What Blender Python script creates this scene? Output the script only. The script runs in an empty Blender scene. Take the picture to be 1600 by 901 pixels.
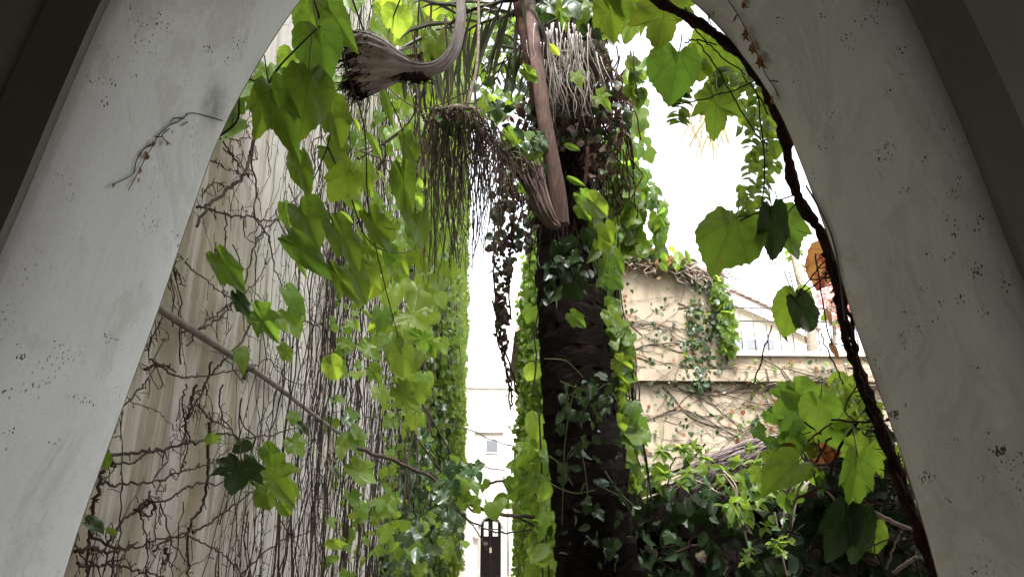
import bpy, math, random
import numpy as np
from mathutils import Vector, Matrix
R = math.radians
rnd = random.Random(7)
nrs = np.random.RandomState(11)
scene = bpy.context.scene
col = scene.collection

# ------------------------------------------------------------------ camera, sky, sun, exposure
F = 1164.0; PITCH = R(18.4); YAW = R(1.72); CAM = Vector((0, 0, 1.5))
cam_d = bpy.data.cameras.new('camera'); cam = bpy.data.objects.new('camera', cam_d); col.objects.link(cam)
cam_d.sensor_width = 36; cam_d.lens = 36 * F / 1600; cam_d.clip_start = 0.02; cam_d.clip_end = 2000
cam.location = CAM; cam.rotation_euler = (R(90) + PITCH, 0, -YAW)
scene.camera = cam
w = bpy.data.worlds.new('World'); scene.world = w; w.use_nodes = True
nt = w.node_tree; bg = nt.nodes['Background']
sky = nt.nodes.new('ShaderNodeTexSky'); sky.sky_type = 'NISHITA'; sky.sun_disc = False
SUN_EL, SUN_AZ = R(56), R(184)
sky.sun_elevation = SUN_EL; sky.sun_rotation = SUN_AZ; sky.dust_density = 4; sky.air_density = 1.0
hs = nt.nodes.new('ShaderNodeHueSaturation'); hs.inputs['Saturation'].default_value = 0.18; hs.inputs['Value'].default_value = 1.0
nt.links.new(sky.outputs[0], hs.inputs['Color']); nt.links.new(hs.outputs[0], bg.inputs['Color'])
bg.inputs['Strength'].default_value = 0.15
sd = bpy.data.lights.new('sun', 'SUN'); sun = bpy.data.objects.new('sun', sd); col.objects.link(sun)
sd.energy = 1.5; sd.angle = R(14); sd.color = (1, .96, .9)
sdir = Vector((math.sin(SUN_AZ) * math.cos(SUN_EL), math.cos(SUN_AZ) * math.cos(SUN_EL), math.sin(SUN_EL)))
sun.rotation_euler = sdir.to_track_quat('Z', 'Y').to_euler()
scene.view_settings.view_transform = 'Standard'; scene.view_settings.look = 'None'
scene.view_settings.gamma = 1; scene.view_settings.exposure = 2.42
scene.render.engine = 'CYCLES'
scene.cycles.max_bounces = 10; scene.cycles.diffuse_bounces = 5; scene.cycles.transmission_bounces = 6
scene.cycles.sample_clamp_indirect = 8

# ------------------------------------------------------------------ survey helpers (sight lines from the camera station)
fwd = Vector((math.sin(YAW) * math.cos(PITCH), math.cos(YAW) * math.cos(PITCH), math.sin(PITCH)))
rgt = Vector((math.cos(YAW), -math.sin(YAW), 0)); upv = rgt.cross(fwd)
def ray(px, py): return fwd + rgt * ((px - 800) / F) + upv * ((450.5 - py) / F)
def P(px, py, d): return CAM + ray(px, py) * d
def PY(px, py, Y):
    r = ray(px, py); return CAM + r * (Y / r.y)
def PX(px, py, X):
    r = ray(px, py); return CAM + r * (X / r.x)
def depth_of(v): return (v - CAM).dot(fwd)

# ------------------------------------------------------------------ objects
def setp(o, label=None, cat=None, group=None, kind=None):
    if label: o['label'] = label
    if cat: o['category'] = cat
    if group: o['group'] = group
    if kind: o['kind'] = kind
    return o
def thing(name, label, cat, loc=(0, 0, 0), group=None):
    o = bpy.data.objects.new(name, None); col.objects.link(o); o.location = loc; o.empty_display_size = .1
    return setp(o, label, cat, group)
def world_loc(o):
    l = Vector((0, 0, 0))
    while o: l += Vector(o.location); o = o.parent
    return l
def attach(o, parent):
    """o holds world coordinates; hang it under parent without moving it"""
    if parent is not None:
        o.parent = parent; o.location = Vector(o.location) - world_loc(parent)
    return o
class MB:
    def __init__(s): s.v = []; s.f = []; s.mi = []
    def quad(s, a, b, c, d):
        n = len(s.v); s.v += [tuple(a), tuple(b), tuple(c), tuple(d)]; s.f.append((n, n+1, n+2, n+3))
    def box(s, x0, x1, y0, y1, z0, z1):
        n = len(s.v)
        s.v += [(x0,y0,z0),(x1,y0,z0),(x1,y1,z0),(x0,y1,z0),(x0,y0,z1),(x1,y0,z1),(x1,y1,z1),(x0,y1,z1)]
        s.f += [tuple(n+i for i in q) for q in ((0,3,2,1),(4,5,6,7),(0,1,5,4),(1,2,6,5),(2,3,7,6),(3,0,4,7))]
        return s
    def prism(s, poly, y0, y1):
        """poly of (x,z), counterclockwise seen from -Y"""
        n = len(s.v); k = len(poly)
        s.v += [(x, y0, z) for x, z in poly] + [(x, y1, z) for x, z in poly]
        s.f.append(tuple(n+i for i in range(k))); s.f.append(tuple(n+k+i for i in reversed(range(k))))
        for i in range(k):
            j = (i+1) % k; s.f.append((n+j, n+i, n+k+i, n+k+j))
        return s
    def tube(s, pts, rad, n=5, cap=True, flat=1.0, ref=None):
        pts = [Vector(p) for p in pts]; m = len(pts)
        if m < 2: return s
        if not hasattr(rad, '__len__'): rad = [rad] * m
        base = len(s.v); prev = None
        for i, p in enumerate(pts):
            t = (pts[min(i+1, m-1)] - pts[max(i-1, 0)])
            if t.length < 1e-9: t = Vector((0, 0, 1))
            t.normalize()
            if prev is None:
                a = ref if ref is not None else (Vector((1, 0, 0)) if abs(t.x) < .8 else Vector((0, 1, 0)))
            else: a = prev
            a = (a - t * a.dot(t))
            if a.length < 1e-6: a = t.orthogonal()
            a.normalize(); b = t.cross(a); prev = a
            for k in range(n):
                an = 2*math.pi*k/n
                q = p + (a * math.cos(an) + b * math.sin(an) * flat) * rad[i]
                s.v.append((q.x, q.y, q.z))
        for i in range(m-1):
            for k in range(n):
                k2 = (k+1) % n
                s.f.append((base+i*n+k, base+i*n+k2, base+(i+1)*n+k2, base+(i+1)*n+k))
        if cap:
            s.f.append(tuple(base+k for k in reversed(range(n)))); s.f.append(tuple(base+(m-1)*n+k for k in range(n)))
        return s
    def blade(s, pts, wd, side):
        """thin folded leaf blade along pts with side vector"""
        base = len(s.v); m = len(pts)
        for i, p in enumerate(pts):
            q = Vector(side) * wd[i]; nrm = (pts[min(i+1, m-1)] - pts[max(i-1, 0)]).cross(Vector(side)).normalized() * wd[i] * .45
            s.v += [tuple(p - q + nrm), tuple(p), tuple(p + q + nrm)]
        for i in range(m-1):
            a = base + 3*i
            s.f += [(a, a+1, a+4, a+3), (a+1, a+2, a+5, a+4)]
        return s
    def build(s, name, mat, parent=None, smooth=False, kind=None, label=None):
        me = bpy.data.meshes.new(name); 
        o = Vector((0, 0, 0))
        me.from_pydata(s.v, [], s.f)
        me.update()
        if smooth: me.polygons.foreach_set('use_smooth', [True]*len(me.polygons))
        me.materials.append(mat)
        ob = bpy.data.objects.new(name, me); col.objects.link(ob)
        attach(ob, parent)
        return setp(ob, label, None, None, kind)
def cr(pts, n=6):
    """Catmull-Rom resample"""
    pts = [Vector(p) for p in pts]
    if len(pts) < 3: 
        return [pts[0].lerp(pts[-1], i/n) for i in range(n+1)]
    out = []
    for i in range(len(pts)-1):
        p0 = pts[max(i-1, 0)]; p1 = pts[i]; p2 = pts[i+1]; p3 = pts[min(i+2, len(pts)-1)]
        for k in range(n):
            t = k/n
            out.append(.5*((2*p1)+(-p0+p2)*t+(2*p0-5*p1+4*p2-p3)*t*t+(-p0+3*p1-3*p2+p3)*t**3))
    out.append(pts[-1]); return out
def jit(pts, a):
    return [p + Vector((rnd.gauss(0, a), rnd.gauss(0, a), rnd.gauss(0, a))) for p in pts]
def taper(m, a, b): return [a + (b-a)*i/max(m-1, 1) for i in range(m)]

# ------------------------------------------------------------------ materials
def newmat(name):
    m = bpy.data.materials.new(name); m.use_nodes = True
    return m, m.node_tree, m.node_tree.nodes['Principled BSDF']
def N(t, k, **kw):
    n = t.nodes.new(k)
    for a, b in kw.items():
        if a.startswith('i_'): n.inputs[a[2:].replace('_', ' ')].default_value = b
        else: setattr(n, a, b)
    return n
def ramp(t, src, stops):
    r = t.nodes.new('ShaderNodeValToRGB'); e = r.color_ramp.elements
    e[0].position = stops[0][0]; e[0].color = (*stops[0][1], 1); e[1].position = stops[1][0]; e[1].color = (*stops[1][1], 1)
    for p, c in stops[2:]:
        x = e.new(p); x.color = (*c, 1)
    t.links.new(src, r.inputs[0]); return r
def mix(t, fac, a, b, mode='MIX'):
    m = t.nodes.new('ShaderNodeMix'); m.data_type = 'RGBA'; m.blend_type = mode
    for s, k in ((fac, 0), (a, 6), (b, 7)):
        if hasattr(s, 'links') or hasattr(s, 'is_linked'): t.links.new(s, m.inputs[k])
        else: m.inputs[k].default_value = s if k == 0 else (*s, 1) if len(s) == 3 else s
    return m.outputs[2]
def noise(t, scale, detail=5, rough=.6, vec=None, dist=0):
    n = N(t, 'ShaderNodeTexNoise'); n.inputs['Scale'].default_value = scale; n.inputs['Detail'].default_value = detail
    n.inputs['Roughness'].default_value = rough; n.inputs['Distortion'].default_value = dist
    if vec is not None: t.links.new(vec, n.inputs['Vector'])
    return n
def geo_pos(t): return N(t, 'ShaderNodeNewGeometry').outputs['Position']
def mapped(t, vec, scale):
    m = N(t, 'ShaderNodeMapping'); m.inputs['Scale'].default_value = scale; t.links.new(vec, m.inputs['Vector']); return m.outputs[0]
def bump(t, b, h, strength=.3, dist=.01):
    n = N(t, 'ShaderNodeBump'); n.inputs['Strength'].default_value = strength; n.inputs['Distance'].default_value = dist
    t.links.new(h, n.inputs['Height']); t.links.new(n.outputs[0], b.inputs['Normal'])
def rough_mat(name, c1, c2, scale=8, r=.8, bs=.3, bd=.01, stretch=None, c3=None):
    m, t, b = newmat(name); v = geo_pos(t)
    if stretch: v = mapped(t, v, stretch)
    n = noise(t, scale, 6, .65, v)
    st = [(.3, c1), (.7, c2)]
    if c3: st = [(.25, c1), (.8, c3), (.55, c2)]
    rp = ramp(t, n.outputs[0], st); t.links.new(rp.outputs[0], b.inputs['Base Color'])
    b.inputs['Roughness'].default_value = r; b.inputs['Specular IOR Level'].default_value = .25
    n2 = noise(t, scale*4, 6, .7, v); bump(t, b, n2.outputs[0], bs, bd)
    return m
def sphere_mask(t, v, c, rad, nz=None):
    d = N(t, 'ShaderNodeVectorMath', operation='DISTANCE'); t.links.new(v, d.inputs[0]); d.inputs[1].default_value = c
    mr = N(t, 'ShaderNodeMapRange', interpolation_type='SMOOTHSTEP'); mr.inputs[1].default_value = 0; mr.inputs[2].default_value = rad
    mr.inputs[3].default_value = 1; mr.inputs[4].default_value = 0; t.links.new(d.outputs['Value'], mr.inputs[0])
    return mr.outputs[0]
def plaster_soffit():
    m, t, b = newmat('white_plaster'); v = geo_pos(t)
    a = noise(t, 2.2, 8, .62, v, .6); base = ramp(t, a.outputs[0], [(.3, (.66, .665, .655)), (.75, (.80, .81, .80))]).outputs[0]
    s = noise(t, 30, 6, .7, v); sp = ramp(t, s.outputs[0], [(.62, (1, 1, 1)), (.8, (.72, .70, .66))]).outputs[0]
    base = mix(t, 1.0, base, sp, 'MULTIPLY')
    # small clustered specks left by climbing pads
    bl = noise(t, 3.4, 9, .75, v, 1.2); base = mix(t, .55, base, ramp(t, bl.outputs[0], [(.50, (1, 1, 1)), (.58, (.76, .74, .69)), (.66, (.93, .92, .88))]).outputs[0], 'MULTIPLY')
    cl = noise(t, 7, 3, .5, v); clm = ramp(t, cl.outputs[0], [(.56, (0, 0, 0)), (.66, (1, 1, 1))]).outputs[0]
    vo = N(t, 'ShaderNodeTexVoronoi'); vo.inputs['Scale'].default_value = 95; t.links.new(v, vo.inputs['Vector'])
    dots = ramp(t, vo.outputs['Distance'], [(.12, (1, 1, 1)), (.26, (0, 0, 0))]).outputs[0]
    dm = mix(t, 1.0, dots, clm, 'MULTIPLY')
    base = mix(t, dm, base, (.2, .17, .13))
    # hairline scratches, long and faint
    sc = noise(t, 6, 3, .5, mapped(t, v, (1, 9, 1)), 1.5)
    base = mix(t, .35, base, ramp(t, sc.outputs[0], [(.46, (1, 1, 1)), (.5, (.82, .81, .79)), (.54, (1, 1, 1))]).outputs[0], 'MULTIPLY')
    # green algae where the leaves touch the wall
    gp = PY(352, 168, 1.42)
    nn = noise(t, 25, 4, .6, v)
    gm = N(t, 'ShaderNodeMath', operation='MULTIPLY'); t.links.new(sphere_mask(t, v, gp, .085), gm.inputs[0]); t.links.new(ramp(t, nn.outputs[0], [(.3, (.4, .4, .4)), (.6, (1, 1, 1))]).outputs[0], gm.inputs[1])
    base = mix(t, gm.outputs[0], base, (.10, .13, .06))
    t.links.new(base, b.inputs['Base Color']); b.inputs['Roughness'].default_value = .75; b.inputs['Specular IOR Level'].default_value = .3
    bump(t, b, mix(t, .3, noise(t, 5, 4, .5, v, .5).outputs[0], noise(t, 70, 8, .75, v).outputs[0]), .45, .012)
    return m
def stained_wall(name, c_lo, c_hi, stain, streak_scale=(3.2, 3.2, .28), amount=.75, moss=None, peel=None):
    m, t, b = newmat(name); v = geo_pos(t)
    a = noise(t, .9, 6, .6, v, .4); base = ramp(t, a.outputs[0], [(.32, c_lo), (.68, c_hi)]).outputs[0]
    st = noise(t, 1.0, 7, .62, mapped(t, v, streak_scale), .3)
    sm = ramp(t, st.outputs[0], [(.46, (0, 0, 0)), (.72, (1, 1, 1))]).outputs[0]
    f = N(t, 'ShaderNodeMath', operation='MULTIPLY'); t.links.new(sm, f.inputs[0]); f.inputs[1].default_value = amount
    base = mix(t, f.outputs[0], base, stain)
    g = noise(t, 14, 8, .75, v); base = mix(t, .5, base, ramp(t, g.outputs[0], [(.35, (.72, .70, .66)), (.62, (1, 1, 1))]).outputs[0], 'MULTIPLY')
    if peel:   # paler runs of lime down the face, more of them along the alley
        pn = noise(t, 1.0, 8, .7, mapped(t, v, (4.5, 4.5, .42)), .5)
        sx = N(t, 'ShaderNodeSeparateXYZ'); t.links.new(v, sx.inputs[0]); mr = N(t, 'ShaderNodeMapRange', interpolation_type='SMOOTHSTEP'); t.links.new(sx.outputs[1], mr.inputs[0])
        mr.inputs[1].default_value = 2.0; mr.inputs[2].default_value = 4.6; mr.inputs[3].default_value = -.05; mr.inputs[4].default_value = .16
        ad = N(t, 'ShaderNodeMath', operation='ADD'); t.links.new(pn.outputs[0], ad.inputs[0]); t.links.new(mr.outputs[0], ad.inputs[1])
        base = mix(t, ramp(t, ad.outputs[0], [(.50, (0, 0, 0)), (.66, (.85, .85, .85))]).outputs[0], base, peel)
    if moss:
        mo = noise(t, 1.6, 8, .7, v); base = mix(t, ramp(t, mo.outputs[0], [(.58, (0, 0, 0)), (.68, (.8, .8, .8))]).outputs[0], base, moss)
    t.links.new(base, b.inputs['Base Color']); b.inputs['Roughness'].default_value = .85; b.inputs['Specular IOR Level'].default_value = .2
    h = mix(t, .35, noise(t, 2.3, 3, .5, v).outputs[0], noise(t, 45, 8, .7, v).outputs[0])
    bump(t, b, h, .45, .03)
    return m
def leaf_mat(name, c1, c2, tr, trw=.5, vein=(.35, .42, .12), rough=.42, dry=None, dryamt=.0, spec=.4, broad=True):
    m, t, b = newmat(name)
    uv = N(t, 'ShaderNodeUVMap').outputs[0]
    sp = N(t, 'ShaderNodeSeparateXYZ'); t.links.new(uv, sp.inputs[0])
    def mth(op, a, bb=None, c=None):
        n = N(t, 'ShaderNodeMath', operation=op)
        for i, q in enumerate((a, bb, c)):
            if q is None: continue
            if isinstance(q, (int, float)): n.inputs[i].default_value = q
            else: t.links.new(q, n.inputs[i])
        return n.outputs[0]
    u = mth('ABSOLUTE', mth('SUBTRACT', sp.outputs[0], .5)); vv = mth('SUBTRACT', sp.outputs[1], .2)
    oi = N(t, 'ShaderNodeObjectInfo').outputs['Random']; gi = N(t, 'ShaderNodeNewGeometry').outputs['Random Per Island']
    rn = mth('FRACT', mth('ADD', mth('MULTIPLY', oi, 7.31), gi))
    rn2 = mth('FRACT', mth('MULTIPLY', rn, 13.7))
    d = u
    if broad:
        for an in (.62, 1.25):
            q = mth('ABSOLUTE', mth('SUBTRACT', mth('MULTIPLY', u, math.cos(an)), mth('MULTIPLY', vv, math.sin(an))))
            d = mth('MINIMUM', d, q)
    sec = mth('ABSOLUTE', mth('SINE', mth('MULTIPLY', mth('SUBTRACT', vv, mth('MULTIPLY', u, .8)), 34.0)))
    vm = N(t, 'ShaderNodeMapRange'); t.links.new(d, vm.inputs[0]); vm.inputs[1].default_value = .006; vm.inputs[2].default_value = .022; vm.inputs[3].default_value = 1; vm.inputs[4].default_value = 0
    sm = N(t, 'ShaderNodeMapRange'); t.links.new(sec, sm.inputs[0]); sm.inputs[1].default_value = .0; sm.inputs[2].default_value = .14; sm.inputs[3].default_value = .4; sm.inputs[4].default_value = 0
    vmask = mth('MAXIMUM', vm.outputs[0], sm.outputs[0])
    ns = noise(t, 5, 6, .65, uv, .3)
    base = mix(t, rn, c1, c2)
    base = mix(t, .45, base, ramp(t, ns.outputs[0], [(.3, (.55, .6, .5)), (.7, (1.25, 1.2, 1.1))]).outputs[0], 'MULTIPLY')
    trc = mix(t, rn2, tr, (tr[0]*1.35, tr[1]*1.1, tr[2]*.8))
    trc = mix(t, .5, trc, ramp(t, ns.outputs[0], [(.3, (.62, .68, .6)), (.7, (1.15, 1.1, 1.0))]).outputs[0], 'MULTIPLY')
    base = mix(t, mth('MULTIPLY', vmask, .55), base, vein)
    trc = mix(t, mth('MULTIPLY', vmask, .5), trc, (tr[0]*.45, tr[1]*.5, tr[2]*.5))
    if dry:
        dn = noise(t, 3.2, 5, .6, uv); edge = mth('ADD', dn.outputs[0], mth('MULTIPLY', vv, dryamt*.35))
        edge = mth('ADD', edge, mth('MULTIPLY', mth('SUBTRACT', rn2, .6), .25))
        dm = N(t, 'ShaderNodeMapRange'); t.links.new(edge, dm.inputs[0]); dm.inputs[1].default_value = .78 - dryamt*.25; dm.inputs[2].default_value = .86 - dryamt*.25
        base = mix(t, dm.outputs[0], base, dry); trc = mix(t, dm.outputs[0], trc, (dry[0]*1.6, dry[1]*1.3, dry[2]))
    t.links.new(base, b.inputs['Base Color']); b.inputs['Roughness'].default_value = rough; b.inputs['Specular IOR Level'].default_value = spec
    bump(t, b, vmask, .35, .004)
    tl = N(t, 'ShaderNodeBsdfTranslucent'); t.links.new(trc, tl.inputs['Color'])
    ms = N(t, 'ShaderNodeMixShader'); ms.inputs[0].default_value = trw
    t.links.new(b.outputs[0], ms.inputs[1]); t.links.new(tl.outputs[0], ms.inputs[2])
    t.links.new(ms.outputs[0], t.nodes['Material Output'].inputs['Surface'])
    return m
def plain(name, c, r=.6, metal=0, spec=.4, var=.15, sc=20):
    m, t, b = newmat(name)
    n = noise(t, sc, 6, .65, geo_pos(t)); rp = ramp(t, n.outputs[0], [(.3, tuple(x*(1-var) for x in c)), (.7, tuple(min(1, x*(1+var)) for x in c))])
    t.links.new(rp.outputs[0], b.inputs['Base Color']); b.inputs['Roughness'].default_value = r; b.inputs['Metallic'].default_value = metal
    b.inputs['Specular IOR Level'].default_value = spec
    return m
M = {}
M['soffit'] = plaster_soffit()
M['inner'] = rough_mat('grey_paint', (.26, .245, .21), (.32, .30, .26), 3, .8, .2, .005)
M['trim'] = rough_mat('taupe_trim', (.15, .14, .12), (.19, .175, .155), 3, .7, .2, .005)
M['floor'] = rough_mat('floor_tile', (.22, .18, .14), (.3, .25, .2), 4, .6)
M['wallL'] = stained_wall('cream_render', (.36, .30, .215), (.50, .44, .345), (.22, .185, .135), (3.2, 3.2, .28), .7, None, (.70, .67, .62))
M['cream'] = stained_wall('cream_wall', (.25, .205, .15), (.36, .305, .235), (.14, .11, .075), (1.6, 1.6, .5), .6, (.15, .15, .07))
M['whitewall'] = stained_wall('white_facade', (.78, .75, .71), (.86, .84, .82), (.5, .41, .32), (2.5, 2.5, .3), .5)
M['rightwall'] = stained_wall('grey_white_wall', (.6, .57, .52), (.75, .72, .68), (.35, .3, .25))
M['house'] = stained_wall('house_cream', (.80, .74, .6), (.85, .8, .68), (.7, .6, .45), (2, 2, .4), .2)
M['white'] = plain('white_paint', (.8, .79, .78), .5)
M['coping'] = rough_mat('coping_stone', (.38, .35, .32), (.55, .52, .48), 6, .85, .4)
M['roof'] = rough_mat('roof_tile', (.34, .27, .24), (.5, .42, .38), 5, .8)
M['glass'] = plain('window_glass', (.12, .13, .15), .12, 0, .8)
M['door'] = plain('door_wood', (.007, .004, .005), .45, 0, .4, .3)
M['iron'] = plain('dark_iron', (.10, .09, .09), .5, .6)
M['blackiron'] = plain('black_iron', (.02, .02, .02), .45, .3)
M['lampglass'] = plain('frosted_glass', (.75, .75, .72), .3)
M['paper'] = plain('paper', (.6, .52, .3), .8)
M['pipe'] = rough_mat('old_pipe', (.09, .075, .062), (.22, .195, .17), 12, .6, .3, .003)
M['ground'] = rough_mat('earth', (.06, .05, .035), (.13, .11, .08), 2, .95, .6, .05)
M['paving'] = rough_mat('paving', (.3, .27, .22), (.4, .37, .32), 5, .8)
M['stem'] = rough_mat('vine_stem', (.014, .009, .007), (.048, .032, .024), 30, .85, .5, .004, None, (.11, .08, .06))
M['stemdark'] = rough_mat('vine_bark', (.012, .006, .005), (.06, .028, .02), 25, .85, .8, .01)
M['stemgrey'] = rough_mat('dry_stem', (.16, .12, .095), (.34, .28, .23), 25, .85, .4, .004)
M['greenstem'] = plain('green_stem', (.12, .13, .04), .5)
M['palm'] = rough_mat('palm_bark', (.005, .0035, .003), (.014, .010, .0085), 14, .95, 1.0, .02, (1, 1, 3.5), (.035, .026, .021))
M['spathe'] = rough_mat('dry_sheath', (.17, .125, .115), (.33, .27, .26), 9, .7, .5, .006, (1.2, 1.2, 6), (.47, .41, .41))
def grain_mat(name, a, b_, c):
    m, t, b = newmat(name); uv = N(t, 'ShaderNodeUVMap').outputs[0]
    g1 = noise(t, 1.0, 8, .7, mapped(t, uv, (11, 2.2, 1)), 1.4); g2 = noise(t, 1.0, 6, .65, mapped(t, uv, (4, 2.5, 1)), .6); g3 = noise(t, 22, 8, .7, geo_pos(t))
    base = ramp(t, g1.outputs[0], [(.22, a), (.62, c), (.40, b_)]).outputs[0]
    base = mix(t, .85, base, ramp(t, g2.outputs[0], [(.32, (.35, .28, .26)), (.50, (1, 1, 1))]).outputs[0], 'MULTIPLY')
    base = mix(t, .6, base, ramp(t, g3.outputs[0], [(.35, (.6, .55, .52)), (.6, (1, 1, 1))]).outputs[0], 'MULTIPLY')
    t.links.new(base, b.inputs['Base Color']); b.inputs['Roughness'].default_value = .8; b.inputs['Specular IOR Level'].default_value = .2
    bump(t, b, g1.outputs[0], .7, .006); return m
M['grain'] = grain_mat('weathered_sheath', (.22, .18, .175), (.40, .355, .35), (.56, .52, .52))
M['grain2'] = grain_mat('old_brown_sheath', (.045, .03, .026), (.14, .10, .085), (.27, .21, .19))
M['spathe2'] = rough_mat('brown_sheath', (.035, .020, .017), (.085, .05, .04), 12, .75, .5, .006, (6, 6, 1), (.15, .10, .08))
M['fibre'] = rough_mat('dark_fibre', (.010, .006, .005), (.035, .022, .019), 40, .9)
M['strand'] = rough_mat('dry_strand', (.035, .026, .02), (.13, .10, .08), 25, .8, .3, .003, None, (.34, .29, .25))
M['paleStrand'] = rough_mat('pale_strand', (.25, .22, .2), (.5, .46, .43), 30, .7)
M['frond'] = leaf_mat('palm_leaflet', (.018, .022, .010), (.035, .036, .018), (.07, .09, .02), .3, broad=False)
M['yfrond'] = leaf_mat('yellow_leaflet', (.55, .49, .34), (.66, .60, .46), (.85, .78, .58), .65, broad=False)
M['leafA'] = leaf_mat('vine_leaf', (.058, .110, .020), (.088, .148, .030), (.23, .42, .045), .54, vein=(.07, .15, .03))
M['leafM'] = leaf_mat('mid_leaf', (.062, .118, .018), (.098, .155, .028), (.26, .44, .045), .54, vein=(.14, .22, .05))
M['leafY'] = leaf_mat('painted_sunlit_leaf', (.085, .155, .024), (.13, .19, .035), (.31, .48, .055), .55, vein=(.2, .26, .06), dry=(.25, .16, .04), dryamt=.15)  # brighter copy of the green leaf, sunlight put into its colour
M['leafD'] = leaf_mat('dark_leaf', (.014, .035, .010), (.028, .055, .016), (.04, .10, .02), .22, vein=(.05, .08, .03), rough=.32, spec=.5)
M['leafS'] = leaf_mat('painted_shade_leaf', (.006, .014, .005), (.013, .028, .009), (.02, .05, .01), .2, vein=(.02, .03, .012), rough=.5, spec=.15)  # near-black copy of the green leaf, deep shade put into its colour
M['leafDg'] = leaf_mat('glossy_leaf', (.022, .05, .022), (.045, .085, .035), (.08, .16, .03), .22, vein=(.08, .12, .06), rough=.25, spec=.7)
M['leafDry'] = leaf_mat('dry_leaf', (.16, .075, .035), (.25, .12, .055), (.4, .18, .06), .35, vein=(.12, .06, .03), rough=.7)
M['leafTip'] = leaf_mat('browning_leaf', (.05, .11, .014), (.08, .15, .02), (.20, .36, .04), .5, vein=(.12, .17, .04), dry=(.20, .12, .045), dryamt=.42)
M['leafBlush'] = leaf_mat('blushing_leaf', (.20, .09, .05), (.28, .18, .08), (.55, .30, .12), .5, vein=(.12, .03, .03), dry=(.22, .06, .05), dryamt=.5)
M['purple'] = leaf_mat('dead_purple_leaf', (.030, .016, .020), (.07, .04, .042), (.09, .045, .05), .3, rough=.85)
M['pink'] = leaf_mat('pink_bract', (.6, .32, .38), (.68, .42, .46), (.8, .5, .55), .5)
M['pad'] = rough_mat('pad_brown', (.06, .05, .04), (.18, .155, .125), 60, .9)
M['stemcur'] = rough_mat('hanging_stem', (.010, .006, .005), (.034, .022, .018), 18, .85, .6, .006, None, (.09, .065, .05))
M['stemgrey2'] = rough_mat('faded_stem', (.06, .045, .035), (.17, .13, .10), 25, .9)
M['deadfr'] = rough_mat('dead_frond_grey', (.05, .035, .035), (.16, .125, .125), 30, .8, .5, .005, None, (.34, .30, .30))
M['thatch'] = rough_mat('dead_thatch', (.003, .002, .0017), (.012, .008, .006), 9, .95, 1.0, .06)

for k_, s_ in (('palm', .06), ('thatch', .05), ('fibre', .1), ('door', .12), ('stemdark', .12)):
    M[k_].node_tree.nodes['Principled BSDF'].inputs['Specular IOR Level'].default_value = s_
# ------------------------------------------------------------------ leaf shapes
def outline(half, serr, amp):
    pts = []
    for i in range(len(half)-1):
        a, b = half[i], half[i+1]
        k = serr if i > 0 else 1
        for j in range(k):
            t = j/k; x = a[0]+(b[0]-a[0])*t; y = a[1]+(b[1]-a[1])*t
            if j % 2 == 1:
                dx, dy = b[0]-a[0], b[1]-a[1]; l = math.hypot(dx, dy)
                x += -dy/l*-amp; y += dx/l*-amp
            pts.append((x, y))
    pts.append(half[-1])
    left = [(-x, y) for x, y in reversed(pts[1:-1])]
    return pts + left
SH = {
 'vine': [(0,0),(.10,-.13),(.27,-.17),(.42,-.08),(.50,.10),(.53,.32),(.57,.55),(.45,.55),(.36,.61),(.29,.72),(.16,.87),(0,1.0)],
 'lobed': [(0,0),(.12,-.12),(.30,-.20),(.40,-.06),(.62,.05),(.50,.20),(.68,.52),(.46,.47),(.28,.50),(.26,.70),(.12,.86),(0,1.0)],
 'broad': [(0,0),(.12,-.12),(.32,-.14),(.48,.0),(.56,.2),(.54,.4),(.46,.58),(.38,.66),(.30,.76),(.16,.88),(0,1.04)],
 'ovate': [(0,0),(.17,.08),(.29,.28),(.30,.48),(.21,.72),(.09,.9),(0,1.02)],
 'round': [(0,0),(.22,-.02),(.42,.18),(.46,.42),(.36,.7),(.18,.9),(0,.98)],
 'star': [(0,0),(.18,-.16),(.26,.04),(.56,.12),(.34,.34),(.50,.66),(.20,.56),(0,1.0)],
}
def leaf_proto(kind, serr=1, amp=0.0, rings=(.55, 1.0), fold=.22, droop=.16, wave=.02, seed=0):
    ol = outline(SH[kind], serr, amp); c = (0, .30); n = len(ol); rr = random.Random(seed)
    v = [(0, .30)]
    asym = rr.uniform(.9, 1.1)
    for s in rings:
        for x, y in ol:
            x2 = x*(asym if x > 0 else 2-asym)
            v.append((c[0]+(x2-c[0])*s, c[1]+(y-c[1])*s))
    f = [(0, 1+k, 1+(k+1) % n) for k in range(n)]
    for r in range(len(rings)-1):
        a = 1+r*n; b = a+n
        for k in range(n):
            k2 = (k+1) % n; f += [(a+k, b+k, b+k2), (a+k, b+k2, a+k2)]
    V = []; ph = rr.uniform(0, 6)
    for x, y in v:
        z = fold*abs(x)*(.9 - .5*abs(x)) - droop*y*y + wave*math.sin(9*math.atan2(x, y+.3)+ph)*math.hypot(x, y-.3)*2
        V.append((x, y, z))
    V = np.array(V, dtype=float); V[:, 2] -= 0
    uv = np.array([(x+.5, y+.2) for x, y in v]); return dict(v=V, f=np.array(f), uv=uv, name=kind)
HI = {k: [leaf_proto(k, 3, .026, (.5, 1.0), f_, d_, w_, s) for s, (f_, d_, w_) in enumerate(((.28, .22, .05), (.50, .38, .07), (.12, .12, .06), (-.2, .35, .07), (.35, -.12, .08), (.15, .5, .05)))] for k in ('vine', 'lobed', 'broad')}
for k in ('ovate', 'round', 'star'): HI[k] = [leaf_proto(k, 1, 0, (.5, 1.0), f_, d_, .02, s) for s, (f_, d_) in enumerate(((.3, .18), (.5, .3), (.15, .35), (.4, -.1)))]
LO = {k: leaf_proto(k, 1, 0, (1.0,), .3, .2, .02, 3) for k in SH}
for k in ('vine', 'broad'):   # low-detail versions keep every second point
    pass
_mc = {}
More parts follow.
